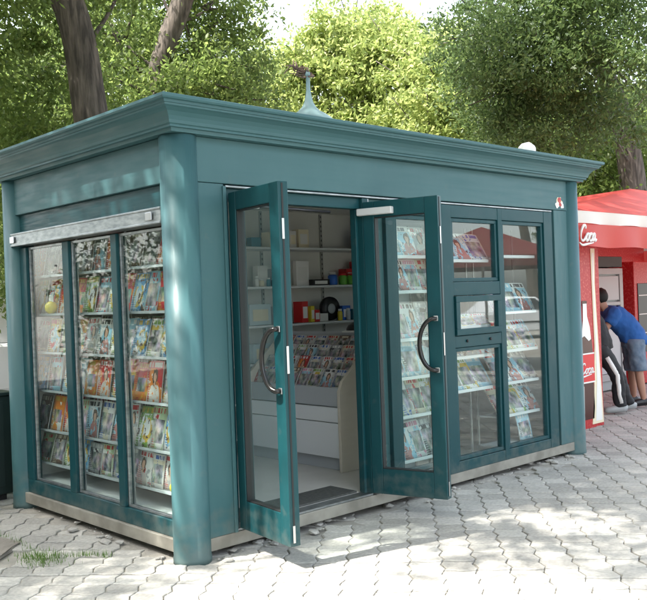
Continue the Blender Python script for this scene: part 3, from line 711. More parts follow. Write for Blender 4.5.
part('crown', 'black', t, lambda b: lathe(b, [(.10, 0), (.098, .03), (.08, .06), (.04, .078), (.004, .082)], (0, 0, 0), 20)); part('brim', 'white_vinyl', t, lambda b: lathe(b, [(.12, .0), (.125, .006), (.10, .014)], (-.02, 0, 0), 20))

# white bag on the roof
t = B(); r0 = bmesh.ops.create_icosphere(t, subdivisions=3, radius=.082)['verts']; q = random.Random(9)
for v in r0: v.co = Vector((v.co.x * 1.15, v.co.y, v.co.z * .95 + .05)) * q.uniform(.97, 1.02)
for f in t.faces: f.smooth = True
tag(obj('plastic_bag', t, 'white_vinyl', loc=(4.14, .25, 2.83)), 'crumpled white plastic bag lying on the kiosk roof', 'bag')

# ---------------------------------------------------------------- drinks stand
def script_strokes():
    """hand-drawn script strokes for the soft-drink lettering, unit height ~1"""
    C_ = [(.78, .80), (.70, .98), (.48, 1.02), (.22, .82), (.08, .48), (.14, .14), (.40, -.02), (.70, .10), (.95, .30)]
    o_ = [(.34, .50), (.16, .42), (.06, .22), (.14, .02), (.32, .0), (.46, .18), (.44, .40), (.32, .50), (.46, .44), (.66, .46)]
    c_ = [(.42, .40), (.34, .50), (.16, .42), (.06, .22), (.14, .02), (.32, .0), (.54, .16)]
    a_ = [(.44, .42), (.30, .50), (.12, .38), (.06, .16), (.16, .0), (.32, .08), (.46, .46), (.44, .14), (.52, .0), (.66, .12)]
    l_ = [(.04, .14), (.34, .72), (.36, .98), (.24, 1.0), (.14, .70), (.12, .20), (.22, .0), (.40, .12)]
    h_ = [(.05, .28), (.40, .34)]
    return [(C_, 0), (o_, .86), (c_, 1.42), (a_, 1.90), (h_, 2.56), (C_, 3.06), (o_, 3.90), (l_, 4.44), (a_, 4.76)], \
           [[(-.1, -.12), (.4, -.30), (1.2, -.22), (2.2, -.12)], [(3.2, 1.0), (3.9, 1.22), (4.7, 1.12), (5.3, .95)]]
def smooth(pts, n=4):
    out = []; P = [Vector(p) for p in pts]
    for i in range(len(P) - 1):
        p0, p1, p2, p3 = P[max(i - 1, 0)], P[i], P[i + 1], P[min(i + 2, len(P) - 1)]
        for k in range(n):
            t = k / n; out.append(.5 * ((2 * p1) + (-p0 + p2) * t + (2 * p0 - 5 * p1 + 4 * p2 - p3) * t * t + (-p0 + 3 * p1 - 3 * p2 + p3) * t ** 3))
    out.append(P[-1]); return out
def lettering(bm, fn, size, wt=.085, upto=99):
    strokes, swash = script_strokes()
    for s, off in strokes[:upto]:
        pts = [(p.x + off, p.y) for p in smooth([(a, b) for a, b in s])]
        n = len(pts); tube(bm, [fn((u + .22 * v) * size, v * size) for u, v in pts], [size * wt * (.55 + .45 * abs(math.sin(PI * k / n * 1.5 + .4))) for k in range(n)], 6, flat=1)
    for s in swash[:1 if upto < 9 else 2]:
        pts = smooth(s); n = len(pts); tube(bm, [fn((p.x + .22 * p.y) * size, p.y * size) for p in pts], [size * wt * (.2 + .8 * math.sin(PI * (k + .3) / n)) for k in range(n)], 6)
DS = thing('drinks_stand', 'red drinks stand with peaked red and white awning beside the kiosk', 'stand', (5.2, .66, 0))
M['awning_red'] = leaf_mat('awning_red_cloth', (.62, .085, .07), (.62, .085, .07), .28)
M['awning_white'] = leaf_mat('awning_white_cloth', (.75, .72, .66), (.75, .72, .66), .15)
for nm in ('awning_red', 'awning_white'):
    for n in M[nm].node_tree.nodes:
        if n.type == 'HUE_SAT': n.inputs['Hue'].default_value = .5; n.inputs['Value'].default_value = 1.1; n.inputs['Saturation'].default_value = 1
ex0, ex1, ey0, ey1 = 4.9, 13.0, .30, 3.7
def dpart(nm, m, fn, bevel=0, parent=None):
    o = part(nm, m, parent or DS, fn, bevel)
    if parent is None: o.location = -DS.location
    return o
def ruffle(b, z0, z1, o, mi=0):
    # valance hanging round the eave, softly waved
    pts = []
    def seg(a, c, n):
        for k in range(n): pts.append(Vector(a).lerp(Vector(c), k / n))
    seg((ex0 - o, ey0 - o), (ex1 + o, ey0 - o), 90); seg((ex1 + o, ey0 - o), (ex1 + o, ey1 + o), 30); seg((ex1 + o, ey1 + o), (ex0 - o, ey1 + o), 90); seg((ex0 - o, ey1 + o), (ex0 - o, ey0 - o), 30)
    rr = []
    for j, z in enumerate((z0, (z0 + z1) / 2, z1)):
        rr.append([b.verts.new((p.x + .012 * math.sin(i * .9) * (2 - j), p.y + .012 * math.sin(i * .7 + 1) * (2 - j), z + (.006 * math.sin(i * .5) if j == 0 else 0))) for i, p in enumerate(pts)])
    n = len(pts)
    for j in range(2):
        for i in range(n): f = b.faces.new((rr[j][i], rr[j][(i + 1) % n], rr[j + 1][(i + 1) % n], rr[j + 1][i])); f.smooth = True; f.material_index = mi
AW = dpart('awning', ['awning_red', 'awning_white'], lambda b: None)
vl = dpart('valance', 'awning_red', lambda b: ruffle(b, 1.985, 2.225, 0)); vl.parent = AW; vl.location = (0, 0, 0)
vw = dpart('white_band', 'awning_white', lambda b: ruffle(b, 2.226, 2.36, -.004)); vw.parent = AW; vw.location = (0, 0, 0)
def tent(b):
    q = [(ex0, ey0, 2.361), (ex1, ey0, 2.361), (ex1, ey1, 2.361), (ex0, ey1, 2.361)]; r_ = [(9.6, 2.0, 3.05), (10.6, 2.0, 3.05)]
    def quad(A, Bq, Cq, D, n=12):
        vs = [[None] * (n + 1) for _ in range(n + 1)]
        for i in range(n + 1):
            for j in range(n + 1):
                p = Vector(A).lerp(Vector(Bq), i / n).lerp(Vector(D).lerp(Vector(Cq), i / n), j / n)
                p.z -= .05 * math.sin(PI * j / n) * (1 + .3 * math.sin(i * 2.1)) * math.sin(PI * i / n)
                vs[i][j] = b.verts.new(p)
        for i in range(n):
            for j in range(n): f = b.faces.new((vs[i][j], vs[i + 1][j], vs[i + 1][j + 1], vs[i][j + 1])); f.smooth = True
    quad(q[0], q[1], r_[1], r_[0]); quad(q[1], q[2], r_[1], r_[1]); quad(q[2], q[3], r_[0], r_[1]); quad(q[3], q[0], r_[0], r_[0])
    bmesh.ops.remove_doubles(b, verts=b.verts[:], dist=.001)
bm_ = B(); tent(bm_); bmesh.ops.recalc_face_normals(bm_, faces=bm_.faces[:]); bm_.to_mesh(AW.data); bm_.free()
lt = dpart('lettering', 'white_vinyl', lambda b: lettering(b, lambda u, v: (5.08 + u * .80, ey0 - .032, 2.045 + v), .155, wt=.09, upto=4)); lt.parent = vl; lt.location = (0, 0, 0)
# side panel with bottle picture
SP = dpart('side_panel', 'red_paint', lambda b: box(b, 5.0, 6.14, .66, .74, -.02, 2.02), .004)
sub = lambda nm, m, fn: (lambda o: setattr(o, 'location', (0, 0, 0)) or setattr(o, 'parent', SP) or o)(dpart(nm, m, fn))
yS = .655
sub('ribbon', 'cream_vinyl', lambda b: prism(b, [(5.96, 2.0), (6.05, 2.0), (6.03, 1.6), (6.05, 1.2), (6.08, .7), (6.11, .3), (6.125, .02), (5.88, .02), (5.94, .4), (5.98, .9), (5.97, 1.4)], 'y', yS - .001, yS + .004))
sub('ribbon_highlight', 'white_vinyl', lambda b: prism(b, [(5.985, 1.95), (6.02, 1.95), (6.0, 1.5), (6.03, 1.0), (6.07, .5), (6.09, .05), (5.95, .05), (6.0, .5), (6.0, 1.0), (5.985, 1.5)], 'y', yS - .004, yS - .0015))
def bot(hw, z0=0, z1=1):
    pr = [(.06, 1.66), (.06, 1.60), (.05, 1.58), (.055, 1.42), (.085, 1.30), (.15, 1.15), (.17, .98), (.15, .82), (.145, .70), (.17, .5), (.175, .25), (.15, .1)]
    return [(5.79 + r * hw * .85, z * .85) for r, z in pr] + [(5.79 - r * hw * .85, z * .85) for r, z in pr[::-1]]
sub('bottle_picture', 'cola', lambda b: prism(b, bot(1.0), 'y', yS - .001, yS + .004))
sub('bottle_highlight', 'white_vinyl', lambda b: prism(b, [(5.75, 1.38), (5.83, 1.38), (5.83, 1.24), (5.88, 1.12), (5.90, .98), (5.85, .96), (5.76, 1.02), (5.70, 1.0), (5.74, 1.2)], 'y', yS - .004, yS - .0015))
sub('bottle_highlight', 'white_vinyl', lambda b: prism(b, [(5.70, .46), (5.72, .46), (5.715, .16), (5.695, .16)], 'y', yS - .004, yS - .0015))
sub('bottle_label', 'label_red', lambda b: prism(b, [(5.62, .82), (5.95, .82), (5.95, .50), (5.62, .50)], 'y', yS - .007, yS - .0045))
for ze in (.812, .492): sub('label_edge', 'white_vinyl', lambda b: box(b, 5.62, 5.95, yS - .009, yS - .0072, ze, ze + .016))
sub('lettering', 'white_vinyl', lambda b: lettering(b, lambda u, v: (5.635 + u, yS - .010, .60 + v), .112, upto=4))
dpart('post', 'red_paint', lambda b: box(b, 12.85, 12.95, .40, .50, 0, 2.3))
dpart('post', 'red_paint', lambda b: box(b, 12.85, 12.95, 3.5, 3.6, 0, 2.3))
dpart('back_wall', 'red_paint', lambda b: box(b, 5.0, 12.9, 3.45, 3.5, -.02, 2.3))
dpart('front_rail', 'red_paint', lambda b: box(b, 6.09, 12.84, .42, .46, 2.02, 2.10))
# fridge
M['fridge'] = mat('fridge_enamel', (.36, .38, .38), .4)
FR = thing('drinks_fridge', 'white glass-door drinks fridge with dark header inside red stand', 'fridge', (9.1, 2.2, 0))
part('cabinet', 'fridge', FR, lambda b: (box(b, -.40, .46, 0, .6, .0, 1.85), ), .01)
part('header_sign', 'green_metal', FR, lambda b: box(b, -.42, .48, -.03, .6, 1.86, 2.02), .006)
part('door', 'fridge', FR, lambda b: (box(b, -.39, .45, -.05, -.002, .15, .25), box(b, -.39, .45, -.05, -.002, 1.75, 1.84), box(b, -.39, -.29, -.05, -.002, .25, 1.75), box(b, .35, .45, -.05, -.002, .25, 1.75), box(b, -.29, .35, -.05, -.002, 1.28, 1.33)), .004)
part('poster', CM[14], FR, lambda b: box(b, -.27, .32, -.045, -.03, 1.36, 1.72))
part('display', 'laminate_grey', FR, lambda b: box(b, -.28, .34, -.03, -.004, .26, 1.27))
# red cooler right of the fridge
CL = thing('red_cooler', 'tall red drinks cooler standing right of the white fridge', 'cooler', (10.35, 2.2, 0))
part('cabinet', 'red_paint', CL, lambda b: box(b, -.35, .42, 0, .6, 0, 1.95), .01); part('door', 'black', CL, lambda b: box(b, -.25, .33, -.012, -.002, .5, 1.6), .004)
for z in (.8, 1.1, 1.4): part('shelf', 'white_metal', CL, lambda b: box(b, -.24, .32, -.02, -.0125, z, z + .015))
CT = thing('serving_counter', 'low dark serving counter where the two men bend over', 'counter', (7.0, 1.9, 0))
part('worktop', 'fridge', CT, lambda b: box(b, -.9, .9, -.05, .5, .86, .90), .006); part('base', 'green_metal', CT, lambda b: box(b, -.85, .85, 0, .45, 0, .86), .004)

# ---------------------------------------------------------------- people
def skin(name, pts, edges, rad, mats, parent=None, sub=2, root=0, origin=None):
    me = bpy.data.meshes.new(name); me.from_pydata([tuple(p) for p in pts], edges, [])
    o = bpy.data.objects.new(name, me); COL.objects.link(o)
    md = o.modifiers.new('skin', 'SKIN'); md.use_smooth_shade = True; md.branch_smoothing = .6
    sv = me.skin_vertices[0].data if me.skin_vertices else None
    if sv is None:
        bm = bmesh.new(); bm.from_mesh(me); bm.verts.layers.skin.verify(); bm.to_mesh(me); bm.free(); sv = me.skin_vertices[0].data
    for i, r in enumerate(rad): sv[i].radius = (r, r) if not isinstance(r, tuple) else r; sv[i].use_root = (i == root)
    s_ = o.modifiers.new('sub', 'SUBSURF'); s_.levels = sub; s_.render_levels = sub
    dg = bpy.context.evaluated_depsgraph_get(); dg.update(); ev = o.evaluated_get(dg); nm = bpy.data.meshes.new_from_object(ev)
    bpy.data.objects.remove(o); bpy.data.meshes.remove(me)
    for p in nm.polygons: p.use_smooth = True
    nm.materials.clear(); nm.materials.append(M[mats]); o = bpy.data.objects.new(name, nm); COL.objects.link(o)
    if parent: o.parent = parent
    return o
M['skin'] = mat('skin', (.42, .22, .15), .5); M['hair'] = mat('black_hair', (.004, .0035, .003), .7); M['tshirt'] = vary(mat('blue_cotton', (.02, .11, .36), .85), 9, .5, (.012, .075, .26), bump=.6, bscale=7)
M['denim'] = vary(mat('denim', (.10, .15, .22), .9), 14, .8, (.18, .23, .29), bump=.4, bscale=10); M['tracksuit'] = mat('black_tracksuit', (.012, .013, .016), .7); M['shoe_white'] = mat('white_shoe', (.7, .7, .68), .5)
Rv = Vector((.7274, -.6853, 0)); Fv_ = Vector((.6857, .7279, 0))     # picture right and away directions at the figures
def P3(base, u, v, z): return Vector(base) + Rv * u + Fv_ * v + Vector((0, 0, z))
def person(base, hip, neck, head, sh, footL, footR, kneeL, kneeR, elL, haL, elR, haR, look, label, kit):
    # joints are (u, v, z) relative to base: u right, v away, z up
    J = {}
    raw = dict(pelvis=hip, spine=tuple(np.array(hip) * .5 + np.array(neck) * .5 + np.array((.03, 0, .04))), chest=tuple(np.array(hip) * .18 + np.array(neck) * .82), neck=neck, head0=tuple(np.array(neck) * .4 + np.array(head) * .6), head=head)
    for k_, v_ in raw.items(): J[k_] = Vector(v_)
    d = Vector((0, sh, 0))
    hl, hr = J['pelvis'] + Vector((0, -.09, -.05)), J['pelvis'] + Vector((0, .09, -.05))
    sl_, sr_ = J['chest'] + Vector((0, -sh, .02)), J['chest'] + Vector((0, sh, .02))
    def hand(el, ha):
        el, ha = Vector(el), Vector(ha); dd = (ha - el).normalized(); side = dd.cross(Vector((0, 0, 1))).normalized() if abs(dd.z) < .95 else Vector((0, 1, 0)); dn = side.cross(dd)
        pts = [ha + dd * .045]; ed = []
        for q, (off, ln) in enumerate(((-.03, .065), (-.01, .078), (.01, .074), (.03, .06))):
            a = ha + dd * .085 + side * off; b1 = a + dd * ln * .5 - dn * .008; c1 = a + dd * ln * .85 - dn * .03; ed.append((a, b1, c1))
        th = (ha + dd * .03 + side * -.035, ha + dd * .06 + side * -.062 - dn * .01, ha + dd * .085 + side * -.07 - dn * .02)
        return pts[0], ed, th
    V, E_, Rr = [], [], []
    def add(p, r, par=None):
        V.append(P3(base, *p)); Rr.append(r)
        if par is not None: E_.append((par, len(V) - 1))
        return len(V) - 1
    pv = add(J['pelvis'], .125); spn = add(J['spine'], .12, pv); ch = add(J['chest'], .135, spn); nk = add(J['neck'], .058, ch); h0 = add(J['head0'], .075, nk); hd = add(J['head'], .098, h0)
    top = add(J['head'] + (J['head'] - J['head0']).normalized() * .055, .07, hd)
    nose = add(J['head0'] + Vector(look) * .095 + Vector((0, 0, .0)), .018, h0)
    for s_, el, ha in ((sl_, elL, haL), (sr_, elR, haR)):
        a = add(s_, .058, ch); b = add(Vector(s_).lerp(Vector(el), .5), .05, a); c = add(el, .042, b); w_ = add(ha, .028, c)
        palm, fs, th = hand(el, ha); pm = add(palm, .036, w_)
        for (f0, f1_, f2_) in fs: x = add(f0, .010, pm); x = add(f1_, .009, x); add(f2_, .007, x)
        x = add(th[0], .014, pm); x = add(th[1], .010, x); add(th[2], .008, x)
    for hp, kn, ft in ((hl, kneeL, footL), (hr, kneeR, footR)):
        a = add(hp, .095, pv); b = add(Vector(hp).lerp(Vector(kn), .5), .082, a); c = add(kn, .058, b); m_ = add(Vector(kn).lerp(Vector(ft), .35), .056, c); f = add(Vector(ft) + Vector((0, 0, .07)), .036, m_)
        add(Vector(ft) + Vector((-.14, 0, .035)), .03, f)
    body = skin('person', V, E_, Rr, 'skin'); tag(body, label, 'person')
    W3 = lambda p: P3(base, *p)
    # garments: overlapping sleeves and trunk fused into one cloth surface
    def cloth(name, tubes, m, seed):
        b = B()
        for pts, rr, fl in tubes: tube(b, [W3(p) for p in smooth([tuple(q_) for q_ in pts], 3)], list(np.interp(np.linspace(0, 1, (len(pts) - 1) * 3 + 1), np.linspace(0, 1, len(rr)), rr)), 20)
        o = obj(name, b, m); md = o.modifiers.new('fuse', 'REMESH'); md.mode = 'VOXEL'; md.voxel_size = .014; sm = o.modifiers.new('relax', 'SMOOTH'); sm.iterations = 4
        tx = bpy.data.textures.new('folds', 'CLOUDS'); tx.noise_scale = .11; dp = o.modifiers.new('folds', 'DISPLACE'); dp.texture = tx; dp.strength = .035; dp.mid_level = .5; dp.texture_coords = 'GLOBAL'
        dg = bpy.context.evaluated_depsgraph_get(); nm = bpy.data.meshes.new_from_object(o.evaluated_get(dg)); bpy.data.objects.remove(o)
        for p in nm.polygons: p.use_smooth = True
        o = bpy.data.objects.new(name, nm); COL.objects.link(o); o.parent = body; return o
    up = Vector((0, 0, .05)); sv_ = .55 if kit == 'summer' else .97
    trunk_ = [J['pelvis'] + Vector((.01, 0, -.05)), J['pelvis'] + up, J['spine'], J['chest'], J['chest'].lerp(J['neck'], .6)]
    cloth('t_shirt' if kit == 'summer' else 'jacket', [(trunk_, [.175, .165, .16, .165, .085], 1)] + [([J['chest'] + Vector((0, 0, .01)), s_, Vector(s_).lerp(Vector(e_), sv_)], [.12, .09, .078], 1) for s_, e_ in ((sl_, elL), (sr_, elR))], 'tshirt' if kit == 'summer' else 'tracksuit', 1)
    def leg_path(hp, kn, ft):
        if kit == 'summer': return ([hp + Vector((0, 0, .06)), hp, Vector(hp).lerp(Vector(kn), .55), Vector(hp).lerp(Vector(kn), 1.02)], [.11, .118, .11, .102], 1)
        return ([hp + Vector((0, 0, .06)), hp, Vector(kn), Vector(kn).lerp(Vector(ft), .6), Vector(ft) + Vector((0, 0, .07))], [.105, .11, .085, .078, .07], 1)
    cloth('shorts' if kit == 'summer' else 'trousers', [([J['pelvis'] + Vector((0, 0, .07)), J['pelvis'] + Vector((0, 0, -.10))], [.15, .15], 1), leg_path(hl, kneeL, footL), leg_path(hr, kneeR, footR)], 'denim' if kit == 'summer' else 'tracksuit', 2)
    if kit != 'summer':
        def stripe(b):
            hp, kn, ft = hl, Vector(kneeL), Vector(footL)
            pts = [W3(Vector(hp).lerp(kn, .3)), W3(Vector(hp).lerp(kn, .9)), W3(kn), W3(kn.lerp(ft, .5)), W3(ft + Vector((0, 0, .12)))]; off = -Fv_
            tube(b, [p + off * o_ - Rv * .01 for p, o_ in zip(pts, (.09, .075, .066, .056, .048))], .03, 6)
        part('trouser_stripe', 'white_vinyl', body, stripe)
    # hair cap
    def hair(b):
        hc = W3(J['head'] + Vector((.012, 0, .022))); q = random.Random(5)
        for v in bmesh.ops.create_icosphere(b, subdivisions=3, radius=1)['verts']:
            c = v.co.copy(); v.co = hc + Vector((c.x * .108, c.y * .108, c.z * .112)) * q.uniform(.96, 1.04)
        for f in b.faces: f.smooth = True
        bmesh.ops.bisect_plane(b, geom=b.verts[:] + b.edges[:] + b.faces[:], plane_co=hc - Vector((0, 0, .02)) - Rv * .045, plane_no=(Rv * .85 + Vector((0, 0, .5))), clear_inner=True)
        bmesh.ops.holes_fill(b, edges=b.edges[:])
    part('hair', 'hair', body, hair)
    for ft in (footL, footR):
        def shoe(b):
            f = Vector(ft); tube(b, [W3(f + Vector((.07, 0, .045))), W3(f + Vector((.02, 0, .055))), W3(f + Vector((-.08, 0, .045))), W3(f + Vector((-.17, 0, .032))), W3(f + Vector((-.20, 0, .028)))], [.038, .05, .047, .038, .02], 12)
        part('shoe', 'fridge' if kit != 'summer' else 'black', body, shoe)
    return body
person((7.80, 1.05, 0), (-.07, 0, .86), (-.42, 0, 1.26), (-.50, 0, 1.42), .17, (.0, -.12, 0), (-.03, .16, 0), (-.05, -.11, .46), (-.05, .14, .46), (-.50, -.16, .98), (-.62, -.05, .92), (-.56, .2, .98), (-.68, .1, .92),
       (-.9, 0, -.4), 'man in blue t-shirt and denim shorts bending forward beside the red panel', 'summer')
person((7.10, 1.02, 0), (-.20, 0, .84), (-.40, .06, 1.28), (-.50, .06, 1.44), .16, (.02, -.12, 0), (.22, .12, 0), (-.02, -.10, .47), (.05, .10, .47), (-.42, -.14, 1.02), (-.56, -.02, .92), (-.48, .2, 1.0), (-.60, .14, .92),
       (-.9, .2, -.4), 'person in black tracksuit with white leg stripe and white shoes', 'track')

# ---------------------------------------------------------------- left neighbours
CB = thing('dark_green_box', 'low dark green box behind the kiosk corner', 'cabinet', (-.9, 3.0, 0))  # dark box filling the dark area behind the kiosk corner
part('body', 'green_metal', CB, lambda b: box(b, -1.2, .98, -.35, .35, .03, .84), .01); part('top', 'green_metal', CB, lambda b: box(b, -1.22, 1.0, -.37, .37, .842, .87), .006)
part('foot', 'black', CB, lambda b: (box(b, -1.15, .93, -.30, .30, -.03, .03)))
part('door', 'green_metal', CB, lambda b: (box(b, -.5, .2, -.362, -.352, .1, .8), box(b, .22, .9, -.362, -.352, .1, .8)), .003)

def vehicle(name, label, cat, loc, rot, kind, paint, L=4.3, Wd=1.72, H=1.42):
    t = thing(name, label, cat, loc, rot)
    hw = Wd / 2
    if kind == 'car':
        low = [(-L / 2, .28), (-L / 2 - .02, .55), (-L / 2 + .05, .82), (-.95, .93), (1.25, .93), (L / 2 - .05, .80), (L / 2, .5), (L / 2 - .05, .26)]
        up = [(-.98, .93), (-.35, 1.38), (.2, H), (.95, 1.38), (1.55, .93)]
    else:
        low = [(-L / 2, .42), (-L / 2, 1.1), (L / 2 - .9, 1.15), (L / 2 - .1, .95), (L / 2, .5), (L / 2 - .1, .35)]
        up = [(-L / 2, 1.1), (-L / 2 + .05, H), (L / 2 - 1.5, H), (L / 2 - .85, 1.12)]
    def loft(b, pr, w0, w1):
        zmin = min(z for _, z in pr); zmax = max(z for _, z in pr)
        A = [b.verts.new((x, -(w0 + (w1 - w0) * (z - zmin) / (zmax - zmin)), z)) for x, z in pr]; Bq = [b.verts.new((x, (w0 + (w1 - w0) * (z - zmin) / (zmax - zmin)), z)) for x, z in pr]
        b.faces.new(A); b.faces.new(Bq[::-1])
        for i in range(len(pr)): b.faces.new((A[i], Bq[i], Bq[(i + 1) % len(pr)], A[(i + 1) % len(pr)]))
    part('body', paint, t, lambda b: loft(b, low, hw, hw - .03), .05)
    part('cabin', paint, t, lambda b: loft(b, up, hw - .06, hw - .22), .04)
    if kind == 'car':
        for s_ in (-1, 1):
            for px in ([(-.80, .97), (-.28, 1.33), (.22, 1.355), (.22, .97)], [(.29, .97), (.29, 1.355), (.86, 1.33), (1.32, .97)]):
                def fn(b):
                    off = [s_ * (hw - .055 - .16 * (z - .93) / (H - .93)) for _, z in px]
                    A = [b.verts.new((x, o_, z)) for (x, z), o_ in zip(px, off)]; C2 = [b.verts.new((x, o_ + s_ * .012, z)) for (x, z), o_ in zip(px, off)]
                    b.faces.new(A); b.faces.new(C2[::-1])
                    for i in range(4): b.faces.new((A[i], C2[i], C2[(i + 1) % 4], A[(i + 1) % 4]))
                part('window', 'black', t, fn)
            part('side_trim', 'black', t, lambda b: box(b, -1.6, 1.6, min(s_ * (hw - .02), s_ * (hw + .005)), max(s_ * (hw - .02), s_ * (hw + .005)), .55, .60))
        part('headlight', 'white_metal', t, lambda b: box(b, -L / 2 - .01, -L / 2 + .1, -hw + .12, -hw + .4, .6, .74)); part('headlight', 'white_metal', t, lambda b: box(b, -L / 2 - .01, -L / 2 + .1, hw - .4, hw - .12, .6, .74))
    else:
        part('window', 'black', t, lambda b: (box(b, -.1, .9, -hw + .05, -hw + .075, 1.15, 1.6)))
        part('rear_light', 'red_paint', t, lambda b: (box(b, -L / 2 - .02, -L / 2 + .0, -hw + .05, -hw + .15, .8, 1.1)))
        part('bumper', 'white_metal', t, lambda b: box(b, -L / 2 - .08, -L / 2 - .01, -hw + .03, hw - .03, .42, .58), .01)
    for x in (-L * .31, L * .31):
        for s_ in (-1, 1):
            wh = part('wheel', 'rubber', t, lambda b: lathe(b, [(.20, -.09), (.31, -.09), (.325, -.06), (.325, .06), (.31, .09), (.20, .09)], (0, 0, 0), 24))
            wh.rotation_euler = (PI / 2, 0, 0); wh.location = (x, s_ * (hw - .08), .325)
            part('rim', 'steel', wh, lambda b: lathe(b, [(.05, -.098), (.19, -.094), (.20, -.07), (.20, .07), (.19, .094), (.05, .098)], (0, 0, 0), 20))
    return t
M['car_white'] = mat('white_car_paint', (.68, .69, .70), .25)
vehicle('parked_car', 'silver white saloon car parked across the street, reflected in the windows', 'car', (21.0, -12.4, -.045), R(15), 'car', 'car_white')
vehicle('white_van', 'white van parked behind the kiosk at the left edge', 'van', (.25, 8.75, -.03), R(176), 'van', 'car_white', L=4.8, Wd=1.9, H=2.1)

# market umbrella reflected in the windows
M['umbrella_cloth'] = mat('umbrella_cloth', (.13, .012, .012), .95)
def umbrella(loc, label):
    t = thing('market_umbrella', label, 'umbrella', loc)
    part('pole', 'white_metal', t, lambda b: tube(b, [(0, 0, 0), (0, 0, 2.9)], .03, 12)); part('base', 'concrete', t, lambda b: lathe(b, [(.3, 0), (.3, .08), (.05, .12)], (0, 0, 0), 20))
    def can(b):
        n = 8; r0 = [b.verts.new((1.9 * math.cos(k * PI / 4), 1.9 * math.sin(k * PI / 4), 2.25)) for k in range(n)]; r1 = [b.verts.new((1.9 * math.cos(k * PI / 4), 1.9 * math.sin(k * PI / 4), 2.05)) for k in range(n)]
        tp = b.verts.new((0, 0, 2.92))
        for k in range(n): b.faces.new((r0[k], r0[(k + 1) % n], tp)); b.faces.new((r1[k], r1[(k + 1) % n], r0[(k + 1) % n], r0[k]))
    part('canopy', M['umbrella_cloth'], t, can)
    for k in range(8): part('rib', 'white_metal', t, lambda b: tube(b, [(.05, 0, 2.86), (1.87 * math.cos(k * PI / 4), 1.87 * math.sin(k * PI / 4), 2.24)], .012, 6))
    return t
umbrella((11.6, -6.2, -.03), 'large red market umbrella standing across from the kiosk front')

# ---------------------------------------------------------------- trees
def crown_mesh(name, blobs, dens, leaf, mname, seed):
    """leaf-sized folded faces gathered into twig clumps"""
    q = np.random.RandomState(seed); out = []
    for (cx, cy, cz, r) in blobs:
        nc = int(dens * r ** 2.4 * 11) + 6               # number of clumps
        d = q.randn(nc, 3); d /= np.linalg.norm(d, axis=1)[:, None]
        rr = r * (q.rand(nc) ** .42) * (.72 + .5 * q.rand(nc)); cc_ = d * rr[:, None] * np.array([1, 1, .82]) + np.array([cx, cy, cz])
        for c in cc_:
            nl = q.randint(60, 170); cr = q.uniform(.16, .46) * (.7 + .3 * r)
            ax = q.randn(3); ax[2] *= .5; ax /= np.linalg.norm(ax)
            p = c + q.randn(nl, 3) * cr * .52 * np.array([1, 1, .6]) + ax * (q.rand(nl, 1) - .5) * cr * 1.5
            u = q.randn(nl, 3); u[:, 2] -= .25; u /= np.linalg.norm(u, axis=1)[:, None]
            nrm = q.randn(nl, 3) * .75 + np.array([0, 0, .9]); v = np.cross(nrm, u); v /= np.linalg.norm(v, axis=1)[:, None] + 1e-9
            L = leaf * q.uniform(.65, 1.35, (nl, 1)); Wd = L * .42
            a = p; b = p + u * L * .5 + v * Wd * .5; c2 = p + u * L; d2 = p + u * L * .5 - v * Wd * .5
            out.append(np.stack([a, b, c2, d2], 1).reshape(-1, 3))
    return raw_mesh(name, np.concatenate(out), 4, [mname])
def limb(b, p0, p1, r0, r1, q, bend=.12, seg=9):
    p0, p1 = Vector(p0), Vector(p1); n = 6; ln = (p1 - p0).length
    off = Vector((q.uniform(-1, 1), q.uniform(-1, 1), q.uniform(-.3, .3))) * bend * ln
    pts = [p0.lerp(p1, k / n) + off * math.sin(PI * k / n) + Vector((q.uniform(-1, 1), q.uniform(-1, 1), 0)) * r0 * .12 for k in range(n + 1)]
    tube(b, pts, [r0 + (r1 - r0) * k / n for k in range(n + 1)], seg)
def tree(label, trunk, blobs, mname, dens=1.0, leaf=.085, seed=1, group=None, limbs=True, name='tree', limb_to=None):
    """trunk: list of (x,y,z,r) world points"""
    base = Vector(trunk[0][:3]); t = thing(name, label, 'tree', base, group=group)
    q = random.Random(seed)
    def tr_(b):
        P_ = [Vector(p[:3]) for p in trunk]; Rr = [p[3] for p in trunk]
        pts = smooth([tuple(p) for p in P_], 5) if len(P_) > 2 else P_
        rr = np.interp(np.linspace(0, 1, len(pts)), np.linspace(0, 1, len(Rr)), Rr)
        tube(b, [p + Vector((q.uniform(-.012, .012), q.uniform(-.012, .012), 0)) for p in pts], list(rr), 16)
    o = part('trunk', 'bark', t, tr_); o.location = -base
    if limbs:
        def lm(b):
            top = [Vector(p[:3]) for p in trunk[len(trunk) // 2:]]
            for (cx, cy, cz, r) in (limb_to or blobs):
                s_ = min(top, key=lambda p: (p - Vector((cx, cy, cz - 1.0))).length)
                if (s_ - Vector((cx, cy, cz))).length > 7 or cz < s_.z - .3 and len(blobs) > 20: continue
                limb(b, s_, (cx, cy, cz), trunk[-1][3] * .22, .012, q)
                for k in range(4): limb(b, Vector((cx, cy, cz)).lerp(s_, .35), (cx + q.uniform(-r, r) * .8, cy + q.uniform(-r, r) * .8, cz + q.uniform(-.4, .9) * r), trunk[-1][3] * .22, .008, q, seg=6)
        o = part('limb', 'bark', t, lm); o.location = -base
    bl = [(x - base.x, y - base.y, z - base.z, r) for x, y, z, r in blobs]
    c = bpy.data.objects.new('crown', crown_mesh('crown', bl, dens, leaf, mname, seed)); COL.objects.link(c); c.parent = t
    return t
